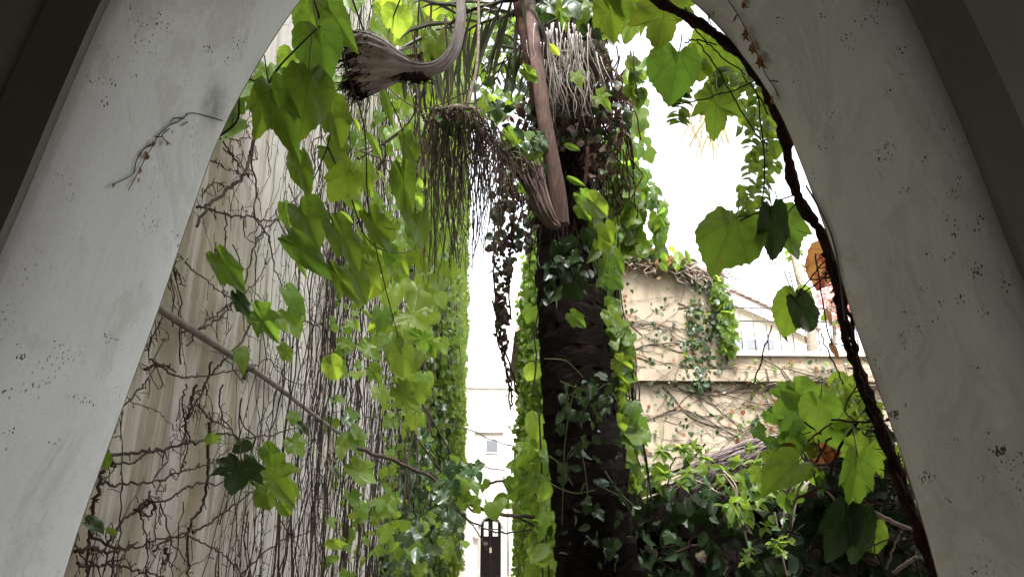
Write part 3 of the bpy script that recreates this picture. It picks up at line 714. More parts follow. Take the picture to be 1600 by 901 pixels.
# ------------------------------------------------------------------ big-leaved vine hanging at the upper left
pet = MB()
vineA = thing('hanging_vine', 'large-leaved green vine hanging in front of the left wall beside the arch edge', 'vine', tuple(P(480, 60, 2.0)))
def dA(bx, by, ln): return max(1.75, min(4.4, .145*F/max(ln, 22)))
A = [
 (490,6,468,64,1.0,'leafA','broad'),(515,14,498,62,.9,'leafA','vine'),(512,8,552,78,.62,'leafA','broad'),(504,-26,532,36,.9,'leafA','vine'),(546,-18,550,30,.9,'leafM','vine'),
 (498,46,507,134,.92,'leafA','broad'),(482,112,476,214,.86,'leafA','broad'),(437,104,424,143,.95,'leafA','broad'),(418,138,404,216,.75,'leafA','vine'),(424,142,460,245,.5,'leafD','vine'),
 (374,124,350,150,1.0,'leafD','broad'),(369,153,358,193,.8,'leafD','vine'),(376,184,343,211,.7,'leafA','ovate'),(455,80,440,120,.9,'leafA','broad'),(395,120,385,160,.8,'leafD','vine'),(400,100,415,128,.8,'leafD','broad'),
 (512,163,543,233,.78,'leafA','vine'),(512,228,560,268,.9,'leafM','lobed'),(466,243,484,309,.55,'leafA','broad'),(548,268,508,320,.9,'leafM','vine'),(566,256,579,305,.7,'leafM','vine'),
 (574,206,600,251,.5,'leafM','ovate'),(597,136,612,193,.5,'leafM','ovate'),(632,212,645,270,.6,'leafA','broad'),(628,262,640,350,.5,'leafA','broad'),(640,335,650,362,.9,'leafM','vine'),
 (468,324,510,390,.95,'leafA','vine'),(444,320,454,364,.55,'leafD','vine'),(450,370,512,432,.5,'leafA','broad'),(461,398,482,437,.45,'leafD','ovate'),(521,350,575,420,.62,'leafM','vine'),
 (576,334,608,398,.65,'leafA','vine'),(568,376,598,416,.85,'leafM','vine'),(545,418,583,467,.75,'leafM','broad'),(519,418,563,480,.38,'leafD','vine'),(580,408,592,442,.9,'leafM','vine'),
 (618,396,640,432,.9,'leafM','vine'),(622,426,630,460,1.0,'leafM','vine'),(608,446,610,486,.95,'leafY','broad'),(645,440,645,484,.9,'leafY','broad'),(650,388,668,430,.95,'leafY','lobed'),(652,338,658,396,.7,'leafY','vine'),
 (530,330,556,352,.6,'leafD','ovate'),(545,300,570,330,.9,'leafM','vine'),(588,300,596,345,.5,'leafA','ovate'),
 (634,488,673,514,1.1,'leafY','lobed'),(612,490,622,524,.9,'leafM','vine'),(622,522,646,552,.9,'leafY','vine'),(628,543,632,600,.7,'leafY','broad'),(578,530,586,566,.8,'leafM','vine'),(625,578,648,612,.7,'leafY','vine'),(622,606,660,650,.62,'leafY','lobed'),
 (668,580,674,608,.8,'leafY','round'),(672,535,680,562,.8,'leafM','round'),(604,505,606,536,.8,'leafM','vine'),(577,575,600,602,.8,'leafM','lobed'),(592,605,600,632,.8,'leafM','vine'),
 (516,558,530,602,.7,'leafY','broad'),(556,496,560,522,.6,'leafM','ovate'),(565,482,584,500,.5,'leafD','ovate'),(566,538,600,564,.6,'leafM','vine'),(690,530,698,556,.9,'leafM','vine'),(668,520,676,545,.8,'leafA','vine'),
 (640,298,662,330,.8,'leafY','vine'),(655,270,668,300,.9,'leafY','vine'),(612,200,622,232,.7,'leafM','vine'),(552,185,566,210,.6,'leafM','ovate'),(535,118,552,152,.5,'leafM','ovate'),(520,118,522,142,.9,'leafM','vine')]
A = [q[:5] + ('leafA' if q[5] == 'leafD' else q[5],) + q[6:] for q in A]
A = [q[:4] + (q[4]*.86,) + q[5:] for q in A]
hero(vineA, A, dA, pet, grow=.95)
hang(vineA, zone([(560,330),(640,330),(680,520),(670,660),(620,640),(590,480)], 26, lambda x, y: P(x, y, rnd.uniform(3.3, 4.6))), (.09, .14), [M['leafM'], M['leafA'], M['leafY']], ('vine', 'broad', 'lobed'), (.3, -1, .5), .4)
# low leaves growing straight from the wall
low = thing('young_creeper', 'sparse young ivy shoots with lobed leaves low on the cream wall under the pipe', 'creeper', tuple(PX(400, 740, -1.1)))
def dW(bx, by, ln):
    r = ray(bx, by); return -1.08/r.x
Lw = [(340,398,394,468,.5,'leafA','vine'),(370,460,393,512,.4,'leafD','vine'),(397,486,450,545,.55,'leafA','lobed'),(448,452,486,495,.5,'leafA','vine'),(450,486,468,531,.8,'leafA','broad'),(440,541,463,571,.6,'leafM','vine'),(375,546,384,580,.6,'leafM','vine'),
 (461,646,456,666,1,'leafM','vine'),(464,659,490,684,.4,'leafDg','vine'),(457,684,476,717,.8,'leafM','vine'),(414,699,447,737,.6,'leafM','vine'),(413,732,466,796,.78,'leafM','lobed'),(440,750,476,772,.6,'leafM','vine'),(411,764,428,804,.9,'leafM','vine'),(438,785,458,815,.6,'leafM','vine'),
 (376,720,359,780,1.15,'leafD','lobed'),(377,690,380,718,1,'leafD','vine'),(389,714,397,762,.4,'leafDg','vine'),(328,678,335,706,.8,'leafM','star'),(527,694,552,702,1.2,'leafM','vine'),(547,676,573,708,1.0,'leafM','vine'),(549,726,592,763,.75,'leafM','vine'),(516,726,533,750,.5,'leafD','ovate'),
 (538,650,548,672,.6,'leafDg','vine'),(590,792,612,815,1.1,'leafM','lobed'),(600,780,622,800,.9,'leafM','vine'),(160,712,172,738,.8,'leafA','vine'),(135,815,172,832,.6,'leafDg','vine'),(165,825,185,836,.8,'leafM','ovate'),(560,790,575,812,.9,'leafA','vine'),(655,700,668,715,.9,'leafY','vine'),(548,770,560,795,.9,'leafA','lobed')]
pet2 = MB(); hero(low, Lw, dW, pet2, grow=.86); pet2.build('petioles', M['greenstem'], low, True, kind='stuff')
m = MB()
for line in ([(330,675),(332,690),(372,693),(392,697),(420,705)],[(378,716),(395,752),(415,765),(440,745),(470,735)],[(378,752),(405,770)],[(462,668),(480,690),(520,725)],[(560,720),(580,740)]):
    MB().tube(cr(wall_line(line, -1.1), 5), .0025, 5).build('stem', M['greenstem'], low, True)
# sunlit leaves above the sheath, further back
yl = thing('sunlit_vine', 'yellow-green backlit vine leaves behind the hanging palm sheath at the top', 'vine', tuple(P(650, 60, 5)))
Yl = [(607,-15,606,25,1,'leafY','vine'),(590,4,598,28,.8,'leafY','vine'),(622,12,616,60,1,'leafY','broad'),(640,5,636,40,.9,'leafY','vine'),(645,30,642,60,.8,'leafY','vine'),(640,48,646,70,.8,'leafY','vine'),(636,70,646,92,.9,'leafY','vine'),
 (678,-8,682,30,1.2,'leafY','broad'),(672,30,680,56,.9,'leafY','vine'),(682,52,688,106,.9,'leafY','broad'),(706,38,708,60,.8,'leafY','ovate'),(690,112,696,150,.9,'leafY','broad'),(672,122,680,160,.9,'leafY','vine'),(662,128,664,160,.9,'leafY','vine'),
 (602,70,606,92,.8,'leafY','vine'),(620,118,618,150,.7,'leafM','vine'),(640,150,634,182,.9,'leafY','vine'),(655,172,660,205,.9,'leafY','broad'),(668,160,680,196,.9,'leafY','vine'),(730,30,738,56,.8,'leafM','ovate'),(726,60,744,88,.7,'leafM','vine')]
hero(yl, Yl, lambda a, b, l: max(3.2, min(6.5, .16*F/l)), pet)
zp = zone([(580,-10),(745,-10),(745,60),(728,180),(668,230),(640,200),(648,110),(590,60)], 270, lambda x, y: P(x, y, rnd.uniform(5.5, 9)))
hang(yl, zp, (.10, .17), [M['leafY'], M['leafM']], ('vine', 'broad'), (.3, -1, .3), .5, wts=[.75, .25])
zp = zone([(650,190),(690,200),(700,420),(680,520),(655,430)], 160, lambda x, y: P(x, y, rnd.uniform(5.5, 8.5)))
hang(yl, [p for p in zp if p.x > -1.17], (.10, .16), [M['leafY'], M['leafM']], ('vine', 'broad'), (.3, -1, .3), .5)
for o_, mb in ((vineA, pet),): mb.build('petioles', M['greenstem'], o_, True, kind='stuff')
m = MB()
for line, d0, d1 in (([(475,-40),(492,5),(500,48),(484,110),(514,162),(512,228),(470,322),(452,372)], 1.85, 2.9), ([(520,-40),(515,10),(545,120),(570,205),(576,330),(600,440),(625,540),(640,620)], 2.0, 3.9),
                     ([(540,-30),(600,135),(630,210),(650,340),(646,440),(640,520),(665,580)], 2.6, 4.6), ([(420,130),(440,100),(495,45)], 1.85, 1.85), ([(344,212),(372,185),(376,125),(420,136)], 1.8, 1.85), ([(512,230),(545,300),(575,375),(620,395),(650,388)], 2.6, 3.6)):
    kk = len(line); pts = [P(x, y, d0+(d1-d0)*i/(kk-1)) for i, (x, y) in enumerate(line)]
    pts = [p if p.x > -1.14 else PX(*line[i], -1.14) for i, p in enumerate(pts)]
    pts = cr(pts, 6); MB().tube(pts, taper(len(pts), .0035, .002), 6).build('stem', M['stem'], vineA, True)
m = MB()
for line in ([(560,60),(600,130),(660,170),(735,140)], [(742,10),(700,60),(655,130),(640,190),(560,250)], [(632,200),(600,225),(560,235)], [(655,0),(650,90),(648,150),(690,260),(660,300)], [(625,0),(610,40),(600,90)], [(560,235),(640,255),(700,200)]):
    m.tube(cr([P(x, y, rnd.uniform(3.6, 4.2)) for x, y in line], 6), .004, 5)
for _ in range(26):
    x = rnd.uniform(640, 735); y = rnd.uniform(-20, 120); d = rnd.uniform(3.4, 5); q = []
    for s in range(7): q.append(P(x, y, d)); x += rnd.gauss(0, 6); y += rnd.uniform(20, 50)
    m.tube(cr(q, 3), rnd.uniform(.002, .006), 4)
m.build('stems', M['stem'], yl, True, kind='stuff')

# ------------------------------------------------------------------ palm
PYD = 3.5
edges = [(1250, 905, 1065), (1100, 888, 1035), (901, 872, 1003), (800, 866, 985), (700, 855, 970), (600, 847, 955), (500, 842, 945), (400, 839, 932), (300, 838, 926), (200, 836, 924), (100, 830, 920), (0, 820, 912), (-150, 810, 900), (-400, 800, 885)]
ctr = []; rads = []
for y, a, b in edges:
    c = PY((a+b)/2, y, PYD); ctr.append(c); rads.append((b-a)/2*depth_of(c)/F)
palm = thing('palm_tree', 'dark leaning palm trunk in the middle with old sheaths and dead fronds', 'palm tree', (ctr[0].x, PYD, 0))
cs = cr(ctr, 14); rs_ = [v.x for v in cr([(r, 0, 0) for r in rads], 14)]
m = MB(); nseg = 30; K = len(cs)
for i, (c, r) in enumerate(zip(cs, rs_)):
    for k in range(nseg):
        an = 2*math.pi*k/nseg; ph = (c.z*7.2 + .35*math.sin(an*3)) % 1.0
        rr = r*(1 + .07*(ph-.5) + .025*math.sin(an*7+c.z*5) + rnd.gauss(0, .012))
        m.v.append((c.x+math.cos(an)*rr, c.y+math.sin(an)*rr, c.z))
for i in range(K-1):
    for k in range(nseg): k2 = (k+1) % nseg; m.f.append((i*nseg+k, i*nseg+k2, (i+1)*nseg+k2, (i+1)*nseg+k))
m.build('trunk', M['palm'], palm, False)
# leaf base stubs on the trunk's right flank and front
zs = [v.z for v in cs]
def trunk_at(z):
    z = max(min(z, zs[-1]), zs[0]); i = max(i for i in range(K) if zs[i] <= z + 1e-9); i = min(i, K-2); t = (z-zs[i])/(zs[i+1]-zs[i]); return cs[i].lerp(cs[i+1], t), rs_[i]
for z in np.arange(.35, 4.6, .105):
    c, r = trunk_at(z)
    for k in range(5):
        an = rnd.uniform(-2.9, .3); o = Vector((math.cos(an), math.sin(an), 0)); s = Vector((-o.y, o.x, 0)); wd = rnd.uniform(.045, .08)
        p = c + o*(r*.985); mm = MB(); h = rnd.uniform(.05, .085); th = rnd.uniform(.012, .022)
        a = [p-s*wd, p+s*wd, p+s*wd*.75+o*th+Vector((0, 0, h)), p-s*wd*.75+o*th+Vector((0, 0, h)), p-s*wd*.7-o*.02+Vector((0, 0, h)), p+s*wd*.7-o*.02+Vector((0, 0, h))]
        mm.v = [tuple(q) for q in a]; mm.f = [(0, 1, 2, 3), (3, 2, 5, 4), (0, 3, 4), (1, 5, 2)]
        mm.build('leaf_scar', M['palm'], palm)
# upper thatch fibres on the trunk
m = MB()
for _ in range(420):
    z = rnd.uniform(2.9, 5.2); c, r = trunk_at(z); an = rnd.uniform(-3.3, .6); o = Vector((math.cos(an), math.sin(an), 0)); p = c+o*r*rnd.uniform(.95, 1.25)
    q = [p, p+o*.02+Vector((rnd.gauss(0, .02), 0, -.08)), p+o*.03+Vector((rnd.gauss(0, .03), 0, -rnd.uniform(.15, .3)))]
    m.tube(q, [.004, .003, .0015], 4)
m.build('fibres', M['fibre'], palm, kind='stuff')
# pale dry beard
m = MB()
for _ in range(105):
    x = rnd.gauss(880, 22); y = rnd.uniform(35, 120); ln = rnd.uniform(50, 130)*(1 if y < 80 else .7); d = 3.52-rnd.uniform(.0, .1)
    a = rnd.gauss(.0, .12); q = [P(x, y, d), P(x+ln*.25*a+rnd.gauss(0, 2), y+ln*.35, d-.03), P(x+ln*(a+.08)+rnd.gauss(0, 3), y+ln*.75, d-.03), P(x+ln*(a+.12), y+ln, d-.02)]
    r_ = rnd.uniform(.0015, .0042); m.tube(cr(q, 4), taper(13, r_, r_*.4), 4)
m.build('dry_beard', M['paleStrand'], palm, True)
# brown leaf stalk lying down the trunk
pts = cr([P(x, y, d) for x, y, d in ((818,-80,3.8),(828,10,3.62),(838,90,3.42),(848,170,3.34),(860,240,3.3),(871,300,3.28),(876,352,3.27))], 6)
MB().tube(pts, taper(len(pts), .027, .040), 10, True, .42, Vector((1, 0, 0))).build('frond_stalk', M['spathe2'], palm, True)
pts = cr([P(x, y, d) for x, y, d in ((800,-60,3.7),(812,20,3.6),(826,90,3.5),(838,180,3.45))], 6)
MB().tube(pts, taper(len(pts), .028, .02), 8, True, .6).build('frond_stalk', M['stemdark'], palm, True)
def sheath(name, spine, mat, parent, ref, torn=0.0, curl=1.5, thick=.006, fibre=0):
    """spine: (px,py,halfwidth px,distance); a split, gutter-shaped sheath with a torn end"""
    c = cr([P(a, b, d) for a, b, _, d in spine], 7); wv = [v.x for v in cr([(w_, 0, 0) for _, _, w_, _ in spine], 7)]; wv = [max(w_, 1)*depth_of(c[i])/F for i, w_ in enumerate(wv)]
    mm = MB(); nn = 36; K2 = len(c); inner = []
    for i, p in enumerate(c):
        t = (c[min(i+1, K2-1)]-c[max(i-1, 0)]).normalized(); v = (CAM-p).normalized(); s = t.cross(v).normalized(); nv = s.cross(t)
        for k in range(nn+1):
            u_ = k/nn*2-1; a = u_*curl; q = p + s*(math.sin(a)/math.sin(min(curl, 1.57)))*wv[i] + nv*(math.cos(a)-.5)*wv[i]*.55
            if torn and i > K2*.72: q += t*(torn*wv[i]*(.35*math.sin(u_*9)+.25*math.sin(u_*23+1)+.2*rnd.random())*(i-K2*.72)/(K2*.28)) + nv*.004*math.sin(u_*30)
            q += nv*(.0018*math.sin(u_*17+i*.12)+.0007*math.sin(u_*47-i*.2)+rnd.gauss(0, .0006))
            mm.v.append(tuple(q)); inner.append(tuple(q-nv*thick))
    off = len(mm.v); mm.v += inner; W_ = nn+1
    for i in range(K2-1):
        for k in range(nn):
            a = i*W_+k; mm.f.append((a, a+1, a+W_+1, a+W_)); mm.f.append((off+a, off+a+W_, off+a+W_+1, off+a+1))
        for k in (0, nn): a = i*W_+k; mm.f.append((a, a+W_, off+a+W_, off+a))
    a = (K2-1)*W_
    for k in range(nn): mm.f.append((a+k, a+k+1, off+a+k+1, off+a+k)); mm.f.append((k+1, k, off+k, off+k+1))
    ob = mm.build(name, mat, parent, True)
    ul = ob.data.uv_layers.new(name='UVMap'); li = np.zeros(len(ob.data.loops), dtype=np.int32); ob.data.loops.foreach_get('vertex_index', li); li = li % off
    ul.data.foreach_set('uv', np.stack([(li % W_)/nn, (li // W_)/K2], 1).reshape(-1))
    if fibre:
        fm = MB(); t = (c[-1]-c[-4]).normalized()
        for _ in range(fibre):
            k = rnd.randrange(nn+1); i = rnd.randrange(int(K2*.8), K2); p = Vector(mm.v[i*W_+k]); 
            q = [p, p+t*.03+Vector((0, 0, rnd.gauss(-.008, .010))), p+t*rnd.uniform(.04, .10)+Vector((rnd.gauss(0, .01), rnd.gauss(0, .01), rnd.gauss(-.022, .014)))]
            fm.tube(q, [.0026, .0018, .0007], 3)
        fm.build('torn_fibre', M['fibre'], parent)
    return ob
sheath('sheath', [(875,355,5,3.16),(862,348,11,3.16),(851,330,14,3.15),(842,306,16,3.15),(834,284,19,3.15),(826,262,22,3.16)], M['grain2'], palm, None, .5, 1.45, .006, 60)
hsh = thing('hanging_palm_sheath', 'dead grey palm sheath with a torn flared end, hanging on a curved stalk', 'palm sheath', tuple(P(620, 95, 2.7)))
sheath('sheath', [(717,-60,6,2.95),(720,0,7,2.85),(719,40,8.5,2.8),(708,80,10,2.75),(688,102,11,2.72),(662,109,12,2.7),(640,108,16,2.69),(620,105,26,2.68),(600,102,38,2.67),(580,100,47,2.67),(564,99,50,2.68),(552,99,48,2.7)], M['grain'], hsh, None, .5, 1.35, .008, 330)
m = MB()
for _ in range(60):
    x = rnd.uniform(628, 665); q = [P(x, 116+rnd.uniform(-4, 4), 2.68), P(x+rnd.gauss(4, 8), 122+rnd.uniform(0, 4), 2.67), P(x+rnd.gauss(6, 12), 128+rnd.uniform(-4, 6), 2.68)]
    m.tube(q, [.004, .003, .001], 3)
m.build('fibre_tuft', M['fibre'], hsh)
# flower stalk broom
br = thing('palm_flower_broom', 'dry brown broom of palm flower strands hanging left of the trunk', 'palm flower stalk', tuple(P(705, 180, 3.1)))
m = MB()
for k in range(170):
    hx = rnd.uniform(676, 748) if rnd.random() < .75 else rnd.uniform(740, 790); hy = 172 + rnd.uniform(-4, 22) + (max(0, hx-735))*.35 + ((hx-712)/38)**2*11; d = 3.1+rnd.uniform(-.12, .12)
    ox = (hx-712)*rnd.uniform(.1, .8) - 6 + rnd.gauss(0, 15); ln = rnd.uniform(80, 250)*(.55 if hx > 745 else 1)
    q = [P(hx, hy+6, d), P(hx+ox*.35, hy-3, d-.03), P(hx+ox*.8, hy+ln*.25, d), P(hx+ox+rnd.gauss(0, 5), hy+ln*.6, d), P(hx+ox*.95+rnd.gauss(0, 8), hy+ln, d+rnd.gauss(0, .03))]
    r_ = rnd.uniform(.0022, .0046); pts = jit(cr(q, 4), .0045); m.tube(pts, taper(len(pts), r_, r_*.5), 4)
m.build('strands', M['strand'], br, True)
m = MB(); m.tube(cr([P(745,-60,3.6), P(748,30,3.4), P(744,110,3.2), P(728,172,3.1)], 6), .007, 8); m.tube(cr([P(690,176,3.1), P(715,168,3.08), P(750,178,3.12)], 5), .016, 7)
for _ in range(70):
    x = rnd.uniform(676, 770); p = P(x, 168+abs(x-715)*.34+rnd.gauss(0, 4), 3.08); m.tube([p, p+Vector((rnd.gauss(0, .02), 0, rnd.gauss(.004, .012)))], .003, 4)
m.build('main_stalk', M['strand'], br, True)
# long hanging dark cluster on the left of the trunk
dk = thing('hanging_dead_cluster', 'dark withered vine cluster trailing down against the white sky left of the trunk', 'dead vine', tuple(P(790, 300, 3.4)))
m = MB()
for line in ([(812,200),(800,280),(785,340),(772,400),(775,470),(782,520),(790,570),(798,640)], [(822,230),(805,330),(795,420),(798,500)], [(775,520),(788,565),(802,610)], [(770,470),(783,540),(795,600),(800,635)], [(830,280),(800,380),(790,450)], [(785,540),(800,580),(806,612)]):
    m.tube(jit(cr([P(x, y, 3.4+rnd.uniform(-.05, .05)) for x, y in line], 6), .003), .0045, 5)
m.build('stems', M['stemdark'], dk, True)
hang(dk, zone([(800,235),(835,250),(835,390),(800,395),(790,560),(776,560),(768,400),(772,330)], 420, lambda x, y: P(x, y, 3.4+rnd.uniform(-.12, .12))), (.018, .045), [M['purple'], M['leafD']], ('round', 'ovate'), (0, -1, .2), .6, wts=[.75, .25])
hang(dk, zone([(780,500),(790,500),(806,610),(798,640),(792,600)], 30, lambda x, y: P(x, y, 3.4+rnd.uniform(-.05, .05))), (.015, .03), [M['purple']], ('ovate',), (0, -1, .2), .6)
# fronds
def frond(parent, line, d0, d1, ll, mat, both=True, nl=34, wl=.011, droop=.5, name='frond'):
    k = len(line); pts = cr([P(x, y, d0+(d1-d0)*i/(k-1)) for i, (x, y) in enumerate(line)], 10); mm = MB(); mm2 = MB(); mm2.tube(pts, taper(len(pts), .011, .003), 6)
    ob = mm2.build(name, M['stemdark'] if mat is not M['yfrond'] else M['strand'], parent, True)
    nl = int(nl*.62)
    for i in range(nl):
        t = (i+.5)/nl; j = int(t*(len(pts)-1)); p = pts[j]; tg = (pts[min(j+1, len(pts)-1)]-pts[max(j-1, 0)]).normalized(); v = (CAM-p).normalized(); s = tg.cross(v).normalized()
        for sg in ((1, -1) if both else (1,)):
            L = ll*(math.sin(math.pi*(.15+.8*t)))*rnd.uniform(.8, 1.1); dd = (s*sg*.8+tg*.55+Vector((0, 0, -droop*.4))+Vector((rnd.gauss(0, .12), rnd.gauss(0, .12), rnd.gauss(0, .12)))).normalized()
            q = [p, p+dd*L*.4+Vector((0, 0, -droop*L*.08)), p+dd*L*.75+Vector((0, 0, -droop*L*.3)), p+dd*L*.95+Vector((0, 0, -droop*L*.6))]
            nn = dd.cross(Vector((rnd.gauss(0, .5), -1, rnd.gauss(0, .5)))).normalized(); mm.blade(q, [wl*.5, wl, wl*.8, wl*.1], nn)
    me = mm.build('leaflets', mat, ob); return ob
frond(palm, [(838,-60),(815,-5),(770,5),(715,28),(665,75),(625,130)], 3.6, 3.4, .34, M['frond'], True, 26, .012, .7)
frond(palm, [(840,-30),(815,18),(780,28),(735,45),(690,90),(655,150)], 3.7, 3.6, .26, M['frond'], True, 24, .010, .8)
#frond(palm, [(845,40),(825,30),(800,36),(770,60),(750,100),(735,160),(728,230)], 3.8, 3.9, .24, M['frond'], True, 26, .009, .7)
frond(palm, [(850,60),(838,70),(815,74),(790,90),(775,125)], 4.1, 4.2, .22, M['frond'], True, 22, .010, .7)
frond(palm, [(850,-80),(900,-40),(935,10),(950,70)], 3.8, 3.7, .2, M['frond'], True, 20, .010, .8)
#frond(palm, [(860,-60),(780,-45),(700,-40),(620,0),(575,60)], 4.0, 4.4, .4, M['frond'], True, 30, .013, .6)
#frond(palm, [(800,-60),(775,20),(764,90),(757,170)], 4.4, 4.3, .22, M['frond'], True, 24, .009, .5)
# dark mass of dead leaves around the top of the trunk
cl = thing('dead_leaf_clump', 'dark purplish clump of dead leaves around the upper trunk against the sky', 'dead leaves', tuple(P(940, 180, 3.6)))
hang(cl, zone([(895,60),(930,40),(955,100),(985,150),(985,190),(965,230),(940,300),(925,300),(905,220),(860,240),(850,130)], 1150, lambda x, y: P(x, y, 3.62+rnd.uniform(-.16, .25))), (.022, .055), [M['purple'], M['leafD']], ('ovate', 'round'), (0, -1, .2), .7, indiv=120, wts=[.8, .2])
hang(cl, zone([(790,170),(850,120),(850,260),(812,262),(800,330),(770,330)], 330, lambda x, y: P(x, y, 3.8+rnd.uniform(-.1, .35))), (.022, .055), [M['purple'], M['leafD']], ('ovate', 'round'), (0, -1, .2), .7, indiv=60, wts=[.5, .5])
m = MB()
for _ in range(60):
    x, y = rnd.uniform(900, 985), rnd.uniform(60, 300); q = []
    for s in range(6): q.append(P(x, y, 3.6)); x += rnd.gauss(2, 7); y += rnd.uniform(8, 26)
    m.tube(cr(q, 2), .0035, 4)
m.tube(cr([P(975,180,3.7), P(985,220,3.7), P(990,265,3.72)], 4), .008, 6); m.tube(cr([P(918,230,3.3), P(916,270,3.28), P(912,296,3.26)], 4), .008, 6)
m.build('twigs', M['stemdark'], cl, True, kind='stuff')
# green climber over crown
cg = thing('trunk_top_climber', 'green climber leaves scattered around the upper palm trunk', 'climber', tuple(P(900, 20, 3.5)))
hang(cg, zone([(845,-10),(950,-10),(945,60),(900,40),(860,30)], 60, lambda x, y: P(x, y, 3.5+rnd.uniform(-.15, .3))), (.05, .10), [M['leafM'], M['leafY'], M['leafD']], ('vine', 'ovate'), (0, -1, .3), .6)
hang(cg, zone([(790,200),(850,205),(850,270),(800,260)], 36, lambda x, y: P(x, y, 3.3+rnd.uniform(-.1, .1))), (.04, .09), [M['leafDg'], M['leafM']], ('vine', 'ovate'), (0, -1, .5), .7)
hang(cg, zone([(745,20),(825,10),(830,160),(770,200),(742,150)], 110, lambda x, y: P(x, y, rnd.uniform(5, 7))), (.07, .14), [M['leafM'], M['leafD']], ('vine', 'ovate'), (0, -1, .2), .7)
hero(cg, [(858,68,876,92,.6,'leafY','ovate',3.2),(900,115,908,135,.8,'leafY','vine',3.2),(932,150,955,168,.7,'leafY','lobed',3.2),(818,108,842,130,.6,'leafM','vine',3.3),(815,285,826,305,.7,'leafM','vine',3.2),(880,226,905,236,.6,'leafA','ovate',3.2),(885,275,915,292,.5,'leafA','ovate',3.15),(905,300,920,318,.8,'leafA','vine',3.15)], None, None)
# ivy down the right flank of the trunk
ri = thing('trunk_ivy', 'bright ivy curtain running down the right flank of the palm trunk', 'ivy', tuple(P(960, 500, 3.7)))
def along(edge, spread, y0, y1, n, d, dj=.12):
    r = []
    for _ in range(n):
        y = rnd.uniform(y0, y1); x = np.interp(y, [e[0] for e in edge], [e[1] for e in edge]) + rnd.uniform(*spread)*(.6+.4*math.sin(y*.05)); r.append(P(x, y, d+rnd.uniform(-dj, dj)))
    return r
edgeR = [(250, 930), (400, 938), (500, 948), (600, 962), (700, 978), (800, 992)]
hang(ri, along(edgeR, (-12, 34), 330, 745, 300, 3.75, .15), (.045, .115), [M['leafM'], M['leafY'], M['leafA']], ('vine', 'ovate'), (.3, -1, .4), .5, wts=[.4, .4, .2])
hang(ri, along(edgeR, (-8, 22), 330, 760, 350, 3.8, .12), (.025, .05), [M['leafM'], M['leafDg']], ('ovate', 'round'), (.3, -1, .4), .6)
hero(ri, [(918,310,955,338,.7,'leafY','broad',3.1),(905,322,922,345,.8,'leafA','vine',3.15),(892,490,916,512,.7,'leafM','vine',3.1),(950,428,972,452,.8,'leafTip','broad',3.3),(945,350,955,380,.9,'leafM','vine',3.3),(935,365,952,395,.9,'leafM','vine',3.35),
 (958,395,975,428,.6,'leafA','vine',3.4),(950,485,972,512,.7,'leafM','vine',3.5),(962,560,992,580,.7,'leafY','lobed',3.5),(955,655,980,680,.9,'leafY','vine',3.5),(968,700,996,718,.8,'leafY','vine',3.5)], None, None)
m = MB()
for _ in range(26):
    off = rnd.uniform(-10, 26); q = []
    for y in range(250, 800, 60): q.append(P(np.interp(y, [e[0] for e in edgeR], [e[1] for e in edgeR])+off+rnd.gauss(0, 5), y, 3.78+rnd.gauss(0, .04)))
    a = rnd.randint(0, 4); b = rnd.randint(a+4, len(q)); m.tube(cr(q[a:b], 4), rnd.uniform(.002, .005), 4)
m.build('stems', M['stem'], ri, True, kind='stuff')
# column hanging behind right
hb = thing('hanging_climber', 'half-shaded climber column hanging in the sky just right of the trunk', 'climber', tuple(P(985, 320, 4.6)))
hang(hb, zone([(945,250),(985,255),(1000,330),(1000,390),(965,380),(950,330)], 190, lambda x, y: P(x, y, 4.6+rnd.uniform(-.2, .2))), (.06, .13), [M['leafM'], M['leafA'], M['leafTip']], ('vine', 'round'), (0, -1, .3), .5, wts=[.45, .35, .2])
hang(hb, zone([(990,270),(1015,275),(1040,310),(1038,400),(1025,400),(1020,330),(998,300)], 75, lambda x, y: P(x, y, 4.6+rnd.uniform(-.2, .2))), (.05, .10), [M['leafM'], M['leafA']], ('round', 'ovate'), (0, -1, .3), .5)
hang(hb, zone([(930,200),(985,200),(1000,270),(945,280)], 70, lambda x, y: P(x, y, 4.6+rnd.uniform(-.2, .2))), (.05, .12), [M['leafA'], M['leafM']], ('vine', 'round'), (0, -1, .3), .5)
hang(hb, zone([(975,90),(1005,90),(1010,240),(985,230)], 26, lambda x, y: P(x, y, 5+rnd.uniform(-.2, .2))), (.06, .13), [M['leafM']], ('vine', 'round'), (0, -1, .3), .5)
m = MB()
for line in ([(978,190),(985,225),(990,270)], [(990,262),(1010,290),(1030,320),(1038,380),(1030,410)], [(950,200),(965,300),(975,380)], [(985,80),(990,130),(985,200)]): MB().tube(cr([P(x, y, 4.6) for x, y in line], 5), .007, 5).build('stem', M['stem'], hb, True)
# glossy twining plant on the trunk front
tw = thing('trunk_twiner', 'sparse glossy dark leaves twining over the shaded front of the palm trunk', 'climber', tuple(P(915, 700, 3.1)))
m = MB()
for line in ([(850,560),(880,562),(895,572),(912,590)], [(875,595),(900,605),(925,612),(945,600)], [(900,600),(890,640),(882,700),(880,760),(878,820)], [(890,615),(910,622),(935,600)], [(855,710),(875,725),(895,758)], [(930,755),(950,765),(975,780),(985,800)], [(905,690),(915,740),(920,800)], [(945,735),(965,765),(990,790)], [(845,745),(870,760),(900,770),(930,765)]):
    MB().tube(cr([P(x, y, 3.14) for x, y in line], 6), .0022, 5).build('stem', M['greenstem'], tw, True)
hang(tw, zone([(860,580),(960,590),(975,700),(985,880),(885,880),(868,700)], 62, lambda x, y: P(x, y, 3.1+rnd.uniform(-.05, .02))), (.025, .06), [M['leafDg'], M['leafD']], ('ovate', 'vine'), (0, -1, .9), .9, wts=[.65, .35])
